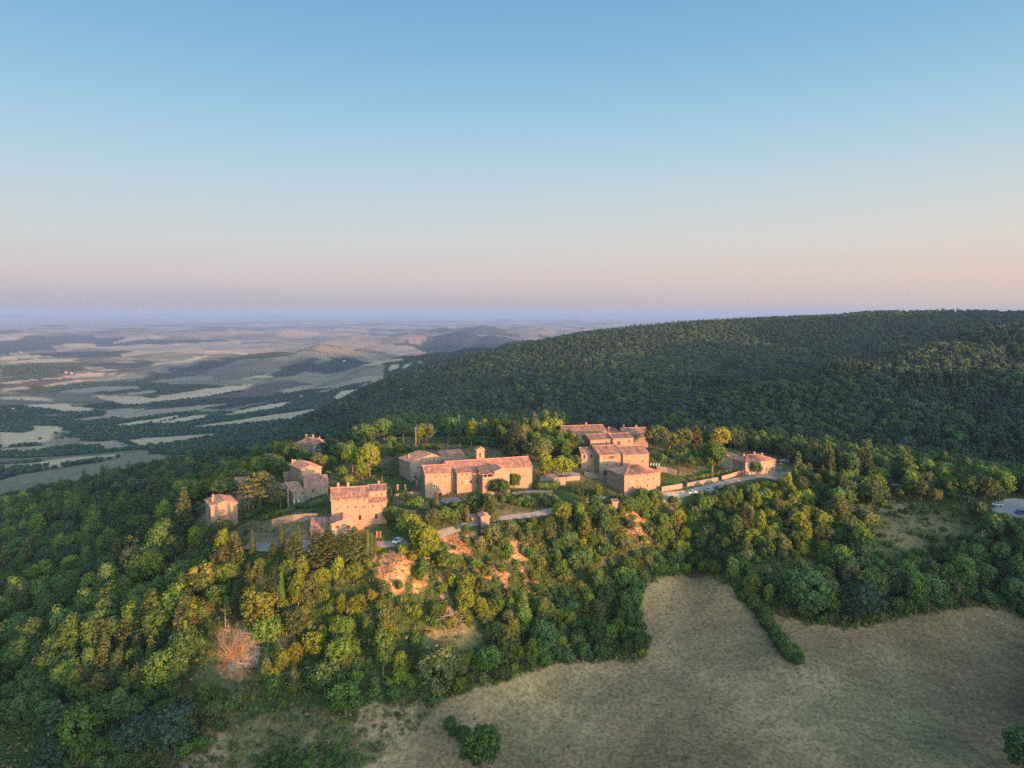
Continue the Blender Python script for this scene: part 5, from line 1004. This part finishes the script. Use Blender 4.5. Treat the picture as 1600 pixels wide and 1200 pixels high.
OPEN = [FIELD, VILLAGE] + CLEAR
def zone_of(px, py):
    if py > 1085: return 'foot'
    if px < 300: return 'left low' if py > 930 else 'left'
    if py < 760 and px > 1200: return 'pines'
    if px > 1290: return 'right'
    if px < 700: return 'front left'
    return 'front right'
def near_wood(d, big):
    x, y = grid_pts(-600, 420, 150, 660, d, .45); z = ground(x, y); px, py = proj(x, y, z); r = np.hypot(x, y)
    k = (px > -70) & (px < 1680) & (py > 600) & (py < 1290) & ~valley_side(px, r, x, y)
    k &= ~((r >= 430) & ~(px < 520)); k &= (r < 560)
    if big: k &= py < 1190
    for P in OPEN: k &= ~inpoly(px, py, P)
    k &= ~((py > 1190) & (px > 330)) & ~((py > 1150) & (px < 70))
    far_n = fbm(x, y, 30, 141); inso = np.zeros(len(x), bool)
    for P in SOIL + PALE: inso |= inpoly(px, py, P)
    rough = inpoly(px, py, ROUGH)
    x, y, z, px, py, r, far_n, inso, rough = (q[k] for q in (x, y, z, px, py, r, far_n, inso, rough))
    tn = fbm(x, y, 24, 143); gap = fbm(x, y, 17, 147)
    for i in range(len(x)):
        u = random.random(); zn = zone_of(px[i], py[i])
        if infoot(x[i], y[i]): continue
        if inso[i]:
            if u < .75 and not big: TREES.append((x[i], y[i], z[i], 'shrub', U(.35, 1.25), CH([Ol, Ye, Mi]), zn))
            continue
        if rough[i]:
            if u < .10 and not big: TREES.append((x[i], y[i], z[i], 'shrub', U(.3, .8), Mi, zn))
            continue
        lit = zn in ('front left', 'front right') and py[i] < 1010
        if big:
            if gap[i] > .66 or u < .05: continue
            kind = 'slender' if u < .26 else 'sparse' if u < .33 else 'conifer' if (far_n[i] > .60 and u < .75 and zn not in ('foot', 'right')) else 'broadleaf'
            s = U(.6, 1.25)
            if lit: s *= .84
            if zn in ('left', 'left low'): s *= 1.2
            if py[i] < 895 and 430 < px[i] < 1230: s *= .86
            if 600 < px[i] < 860 and py[i] < 960: s *= .8
        else:
            kind = 'shrub'; s = U(.7, 1.45)
            if r[i] > 330 or u < .25: continue
        t = tn[i] + U(-.13, .13)
        tone = D_ if t < .45 else Mi if t < .56 else Ol if t < .63 else Ye
        if zn in ('left', 'pines') and tone in (Ye, Ol) and random.random() < .8: tone = D_
        if zn in ('left low', 'foot', 'right') and tone == Ye: tone = Mi
        if zn == 'left' and random.random() < .25: tone = Bl
        if lit and tone == D_ and random.random() < .6: tone = CH([Ol, Mi, Ye])  # light on the slope put into leaf colour: dark crowns made lighter
        if kind == 'conifer': tone = Co
        TREES.append((x[i], y[i], z[i], kind, s, tone, zn))
near_wood(5.2, True); near_wood(3.7, False)

ZTXT = {'foot': 'at the foot of the hill', 'left': 'in the shaded wood on the left flank', 'left low': 'on the lower left slope', 'pines': 'in the pine belt behind the road on the right', 'right': 'in the thicket above the right field',
        'front left': 'on the slope below the left half of the village', 'front right': 'on the slope below the right half of the village', 'farm hedge': 'in the yellowish hedge above the curved terrace wall', 'ivy hedge': 'in the dense hedge right of the convent',
        'road hedge': 'in the hedge on top of the long roadside wall', 'young cypresses': 'in the row of young cypresses behind the vine covered house', 'garden shrubs': 'in the village gardens', 'back hedge': 'in the dark hedge behind the convent',
        'road bank': 'on the bank below the track under the hamlet', 'hedge': 'in the hedge running down between the two fields', 'garden wood': 'in the garden wood behind the convent', 'right garden wood': 'in the garden wood right of the hamlet', 'village garden': 'in the gardens behind the big house', 'road verge': 'on the verge of the lower road'}
TTXT = {D_: 'dark', Mi: 'green', Ye: 'yellowish', Ol: 'olive', Co: 'brownish', Bl: 'greyish'}
KTXT = {'broadleaf': ('broadleaf_tree', 'round tree', 'tree'), 'slender': ('slender_tree', 'narrow tree', 'tree'), 'sparse': ('sparse_tree', 'sparse tree', 'tree'), 'shrub': ('shrub', 'bushy shrub', 'shrub'), 'conifer': ('conifer_tree', 'pointed conifer', 'conifer'), 'pine': ('pine_tree', 'umbrella pine', 'pine'), 'cypress': ('cypress_tree', 'slim cypress', 'cypress'), 'cedar': ('cedar_tree', 'layered cedar', 'cedar')}
def shown(t):
    px, py = proj(t[0], t[1], t[2] + HT[t[3]] * t[4] * .6); return -30 < px < 1630 and -10 < py < 1230
LANDM = [(343, 795, 'the orange gabled house'), (372, 770, 'the small square shaded house'), (407, 765, 'the flat topped cedar'), (485, 755, 'the tall farmhouse'), (460, 812, 'the curved terrace wall'), (485, 695, 'the shaded back house'), (560, 800, 'the big manor house'),
 (565, 715, 'the golden tree pair'), (664, 720, 'the gabled stone house'), (650, 680, 'the slim garden pole'), (712, 710, 'the barn'), (750, 708, 'the bell tower'), (740, 755, 'the convent front'), (815, 745, 'the church end'), (851, 725, 'the terrace trees'), (758, 815, 'the tiny stone hut'),
 (664, 845, 'the biggest oak'), (915, 668, 'the rear castle range'), (955, 740, 'the vine covered house'), (1004, 755, 'the hipped roof block'), (1090, 762, 'the long roadside wall'), (1105, 685, 'the two garden cypresses'), (1188, 730, 'the last house'), (1252, 742, 'the pale bend pole'), (1294, 715, 'the row of six cypresses'),
 (1400, 735, 'the dark pine belt pole'), (1560, 790, 'the car park'), (1430, 840, 'the dry right clearing'), (1240, 892, 'the small grassy clearing'), (1245, 1030, 'the end of the hedge'), (1080, 900, 'the top of the field'), (1000, 1000, 'the field corner'), (1400, 975, 'the right field edge'), (1040, 815, 'the small orange bank'),
 (760, 860, 'the big orange bank'), (630, 890, 'the left orange bank'), (700, 960, 'the brush pile'), (705, 1000, 'the grassy hollow'), (860, 960, 'the front slope middle'), (950, 880, 'the hamlet slope'), (1160, 840, 'the far right slope'), (365, 1030, 'the pale landslip'), (435, 1005, 'the little scree patch'), (297, 950, 'the golden round tree'),
 (235, 945, 'the bare left strip'), (210, 860, 'the pale lone cypress'), (120, 1150, 'the bright bottom left oak'), (235, 1145, 'the grey green bottom left pair'), (60, 1000, 'the far left hollow'), (60, 850, 'the far left shoulder'), (150, 770, 'the left skyline of the hill'), (300, 740, 'the orange house wood'), (500, 1060, 'the low thicket'), (700, 1080, 'the field edge oak'), (460, 1185, 'the bottom bramble patch'), (755, 1175, 'the lone bottom oak'), (560, 940, 'the manor house slope'), (430, 900, 'the lower road bank')]
def make_labels(sel):
    raw = {}
    for t in sel:
        x, y, z, kind, s, tone, zone = t[:7]; px, py = proj(x, y, z + HT[kind] * s * .6); px, py = float(px), float(py)
        lx, ly, ln = min(LANDM, key=lambda q: math.hypot(q[0] - px, (q[1] - py) * 1.3)); dx, dy = px - lx, py - ly
        if math.hypot(dx, dy) < 14: dr = 'at'
        elif abs(dx) > 1.6 * abs(dy): dr = 'left of' if dx < 0 else 'right of'
        elif abs(dy) > 1.6 * abs(dx): dr = 'below' if dy > 0 else 'above'
        else: dr = ('below' if dy > 0 else 'above') + (' left of' if dx < 0 else ' right of')
        sz = 'small' if s < (.8 if kind != 'shrub' else .7) else 'large' if s > (1.0 if kind != 'shrub' else 1.15) else ''
        raw.setdefault(f'{sz} {TTXT[tone]} {KTXT[kind][1].replace("crowned ", "")} {dr} {ln}'.strip(), []).append((px, id(t)))
    ORD = ['leftmost', 'second', 'third', 'fourth', 'fifth', 'sixth', 'seventh', 'eighth', 'ninth', 'tenth', 'eleventh', 'twelfth']; out = {}
    for k, L in raw.items():
        L.sort()
        for i, (px, d) in enumerate(L): out[d] = k if len(L) == 1 else k + (', leftmost' if i == 0 else ', rightmost' if i == len(L) - 1 else f', {ORD[i] if i < 12 else str(i + 1) + "th"} from left')
    return out
KEEP = [[(332,975),(402,968),(404,1064),(332,1070)],[(300,775),(330,784),(330,818),(318,826),(298,806)],[(388,812),(600,812),(602,868),(388,868)],[(1382,748),(1418,750),(1414,761),(1384,758)],[(1540,778),(1600,774),(1600,800),(1580,806),(1550,796)], [(1036,764),(1125,745),(1215,736),(1240,742),(1180,752),(1110,762),(1060,771),(1036,774)], [(738,800),(768,800),(768,822),(738,820)], [(778,802),(830,797),(870,794),(872,800),(830,806),(780,812)],
 [(975,735),(1034,735),(1034,764),(1010,768),(976,768)], [(665,738),(745,738),(745,772),(665,772)], [(945,780),(970,780),(970,792),(945,792)], [(485,800),(604,780),(604,815),(555,845),(485,840)], [(690,818),(730,812),(700,830),(670,840)]] + [SOIL[0], SOIL[1]] + PALE[:1] + [CLEAR[0], CLEAR[1], CLEAR[2]]
SUNNY = [(329, 371, 817, 252), (476, 512, 775, 263), (517, 604, 797, 222), (641, 695, 747, 290), (664, 831, 775, 270), (876, 905, 758, 275), (908, 1014, 742, 303), (976, 1032, 770, 283), (1165, 1212, 740, 316), (877, 947, 697, 345)]
def keep_open():
    out = []; LN = [(at(a, b, Y), at(c, b, Y)) for a, c, b, Y in SUNNY]
    for t in TREES:
        if len(t) <= 7:
            for A, B in LN:     # the low sun reaches the house fronts
                m = (A + B) / 2; dx, dy = t[0] - m[0], t[1] - m[1]; al = dx * SD2[0] + dy * SD2[1]; la = dx * SP2[0] + dy * SP2[1]; hw = abs((B - A)[0] * SP2[0] + (B - A)[1] * SP2[1]) / 2 + 2.5
                if 2 < al < 150 and abs(la) < hw:
                    hmax = m[2] + 2.2 + al * TAN - t[2]; sm = hmax / HT[t[3]]
                    if t[4] > sm: t = t[:4] + (max(sm, .2),) + t[5:]
            if t[4] <= .24 and t[3] != 'shrub': t = t[:3] + ('shrub', .5) + t[5:]
        if len(t) > 7 or t[6] in ('road hedge', 'ivy hedge', 'farm hedge', 'young cypresses', 'hedge') : out.append(t); continue
        s = t[4]; H = HT[t[3]]; ok = True
        for K in (KEEP if t[3] != 'shrub' else KEEP[:10]):
            for _ in range(9):
                q = np.array([.45, .7, .95]) * H * s; wv = 1.6 * s; px, py = proj(np.array([t[0] - wv, t[0] + wv] * 3), np.full(6, t[1]), np.repeat(t[2] + q, 2)); bx, by = proj(t[0], t[1], t[2])
                if not inpoly(px, py, K).any(): break
                s *= .80
            if s < .28: ok = random.random() < .3; s = max(s, .26); break
        if ok: out.append(t[:4] + (s,) + t[5:])
    TREES[:] = out
def place_all():
    global LAB
    keep_open()
    byk = {}
    for t in TREES: byk.setdefault(KTXT[t[3]][0], []).append(t)
    rest = []; n = 0
    for kd, L in byk.items():
        own = [t for t in L if len(t) > 7]; oth = [t for t in L if len(t) <= 7]
        vis = [t for t in oth if shown(t)]; hid = [t for t in oth if not shown(t)]
        vis.sort(key=lambda t: -HT[t[3]] * t[4] / math.hypot(t[0], t[1])); k = max(0, 298 - len(own)); sel = own + vis[:k]; rest += vis[k:] + hid
        LAB = make_labels([t for t in sel if len(t) <= 7])
        for t in sel:
            x, y, z, kind, s, tone, zone = t[:7]; wide = t[8] if len(t) > 8 else U(.92, 1.12); nm, txt, cat = KTXT[kind]; n += 1
            if len(t) > 7: lab, grp = t[7], (txt + 's placed singly in the village and slopes')
            else: lab = LAB[id(t)]; grp = f'{txt}s {ZTXT[zone]}'
            cm, tm = KIND[kind][random.randrange(len(KIND[kind]))]
            o = link(nm, None, None, (x, y, z - .15)); o.rotation_euler = (0, 0, U(0, 6.28)); o.scale = (s * wide, s * wide, s); tag(o, lab, cat, grp)
            c = link('crown', cm, o); c.material_slots[0].link = 'OBJECT'; c.material_slots[0].material = M[tone]
            if tm is not None: link('trunk', tm, o)
    pr = []; key = {}
    for kd in KIND:
        if kd.startswith('far'): continue
        for v, (m, _) in enumerate(KIND[kd]):
            for tn in (D_, Mi, Ye, Ol, Co, Bl): key[(kd, v, tn)] = len(pr); pr.append((m, M[tn]))
    var = [key[(t[3], random.randrange(len(KIND[t[3]])), t[5])] for t in rest]
    # keep the index of the prototypes in step with their alphabetical order in the collection
    instancer('woodland', [(t[0], t[1], t[2] - .2) for t in rest], var, rng.uniform(0, 6.28, len(rest)), [t[4] for t in rest], pr)
    print('individual plants', n, 'rest', len(rest))
place_all()

# ------------------------------------------------------------------ bare and dead wood
def dead_tree(px, pyb, H, label, seed, mat='deadwood', n=16, spread=.5, name='dead_tree', r0=.16):
    g = np.random.default_rng(seed); b = hit(px, pyb); tl = []; root = thing(name, label, 'dead tree', tuple(b))
    if spread < .8: link('trunk', tubes_mesh('trunk', [([(0, 0, -1), (.1, 0, H * .4), (.2, .1, H)], [r0, r0 * .7, r0 * .2])], M[mat]), root)
    for i in range(n):
        a = g.uniform(0, 6.28); z0 = H * g.uniform(.25, .85) if spread < .8 else 0; L = H * spread * g.uniform(.35, 1); up = g.uniform(.4, 1.1) if spread < .8 else g.uniform(.8, 2.2); k = spread if spread > .8 else 1; d = np.array([math.cos(a), math.sin(a), up]); d /= np.linalg.norm(d)
        p0 = np.array([.1, 0, z0]); p1 = p0 + d * L * .5 + g.normal(size=3) * .08 * L; p2 = p0 + d * L + g.normal(size=3) * .15 * L; tl.append(([p0, p1, p2], [r0 * .4, r0 * .25, r0 * .1]))
        for q in range(2): tl.append(([p1, p1 + (p2 - p1) * .6 + g.normal(size=3) * .2 * L], [r0 * .22, r0 * .07]))
    link('branches', tubes_mesh('branches', tl, M[mat], 4), root)
dead_tree(367, 1030, 9.5, 'big bare orange brown bush with fanned branches on the pale landslip', 1, 'drybrush', 120, .95, 'dead_bush', .11)
dead_tree(352, 985, 8, 'bare dead snag left above the landslip', 2, n=8, spread=.3); dead_tree(357, 978, 9, 'second pale snag beside the first above the landslip', 3, n=8, spread=.3)
dead_tree(434, 955, 8, 'crooked dead tree among the golden trees', 4, n=10, spread=.4); dead_tree(1532, 862, 9, 'half dead tree with pale twigs in the right thicket', 5, n=14, spread=.4); dead_tree(236, 755, 12, 'bare rusty tree on the far left shoulder of the hill', 6, 'drybrush', 26, .3)
def brush_pile(px, py, label, n, R, seed):
    g = np.random.default_rng(seed); b = hit(px, py); tl = []
    for i in range(n):
        p = np.array([g.normal() * R, g.normal() * R * .6, 0]); p[2] = gz(b[0] + p[0], b[1] + p[1]) - b[2] + g.uniform(.1, .9); d = g.normal(size=3); d[2] = abs(d[2]) * .4; d /= np.linalg.norm(d); L = g.uniform(1.5, 4); tl.append(([p, p + d * L * .5 + g.normal(size=3) * .2, p + d * L], [.09, .07, .03]))
    o = link('brush_pile', tubes_mesh('brush_pile', tl, M['deadwood'], 4), None, tuple(b)); tag(o, label, 'brush pile')
brush_pile(705, 968, 'heap of fallen grey branches at the foot of the eroded gully', 90, 2.6, 3); brush_pile(395, 1040, 'scatter of dead branches below the landslip', 50, 2.5, 4); brush_pile(470, 1062, 'grey dead twigs in the low thicket', 40, 2.0, 5)
# broken rock and clods on the banks
def rubble():
    V = []; Q = []; g = np.random.default_rng(300); base = hit(700, 900); o = np.array(base)
    for P in SOIL + PALE:
        G = np.array([hit(*p)[:2] for p in P]); x = g.uniform(G[:, 0].min(), G[:, 0].max(), 420); y = g.uniform(G[:, 1].min(), G[:, 1].max(), 420); k = inpoly(x, y, [tuple(q) for q in G]); x, y = x[k], y[k]; z = ground(x, y)
        for a, b, c in zip(x, y, z):
            r = g.uniform(.07, .26) * (2.0 if g.random() < .05 else 1); n = len(V); p = np.array([(i, j, h) for h in (-.5, .6) for j in (-1, 1) for i in (-1, 1)], float) * r * g.uniform(.5, 1, (8, 1)) + g.normal(size=(8, 3)) * r * .2 + np.array([a, b, c]) - o
            V += list(p); Q += [tuple(n + i for i in f) for f in ((0, 2, 3, 1), (4, 5, 7, 6), (0, 1, 5, 4), (2, 6, 7, 3), (0, 4, 6, 2), (1, 3, 7, 5))]
    M['clod'] = simple('clod', (.28, .17, .10), (.46, .31, .19), 1.2, 1); tag(link('rubble', mesh_np('rubble', V, Q, [M['clod']]), None, tuple(o)), kind='stuff')
rubble()
# grass tufts and low scrub on open ground
def tufts():
    me_l = []
    for s in range(3):
        g = np.random.default_rng(200 + s); L = [(g.normal() * .5, g.normal() * .5, .12, .32, .5) for _ in range(5)]; me_l.append(crown_mesh('tuft', L, 14, .26, 210 + s, squash=.8, core=0))
    x, y = grid_pts(-220, 330, 140, 420, 1.5, .49); z = ground(x, y); px, py = proj(x, y, z); r = np.hypot(x, y); k = (px > -30) & (px < 1640) & (py > 660) & (py < 1230)
    fd = inpoly(px, py, FIELD); vl = inpoly(px, py, VILLAGE); so = np.zeros(len(x), bool)
    for P in SOIL + PALE: so |= inpoly(px, py, P)
    cl_ = np.zeros(len(x), bool)
    for P in CLEAR: cl_ |= inpoly(px, py, P)
    bad = np.zeros(len(x), bool)
    for P in FOOT: bad |= inpoly(x, y, P)
    k &= ~bad
    dens = np.where(cl_, .3, 1.0) * np.where(fd, .05 + .3 * (fbm(x, y, 14, 220) > .58), np.where(vl, .45, np.where(so, .85, .75))); k &= rng.random(len(x)) < dens
    x, y, z, fd, vl, so = (q[k] for q in (x, y, z, fd, vl, so)); n = len(x)
    green = np.where(fd, rng.random(n) < .25, np.where(vl, rng.random(n) < .7, np.where(so, rng.random(n) < .4, rng.random(n) < .86)))
    M['dry_grass'] = mat_leaf('dry_grass', (.16, .125, .06), (.32, .25, .13), (.28, .20, .09), .1)
    pr = [(m, M[Mi]) for m in me_l] + [(m, M[Ol]) for m in me_l] + [(m, M['dry_grass']) for m in me_l]
    var = np.where(green, rng.integers(0, 6, n), 6 + rng.integers(0, 3, n)); s = rng.uniform(.5, 1.3, n) * np.where(fd, .45, np.where(vl | so, .8, 1.6))
    instancer('grass_and_scrub', np.stack([x, y, z], 1), var, rng.uniform(0, 6.28, n), s, pr); print('tufts', n)
tufts()
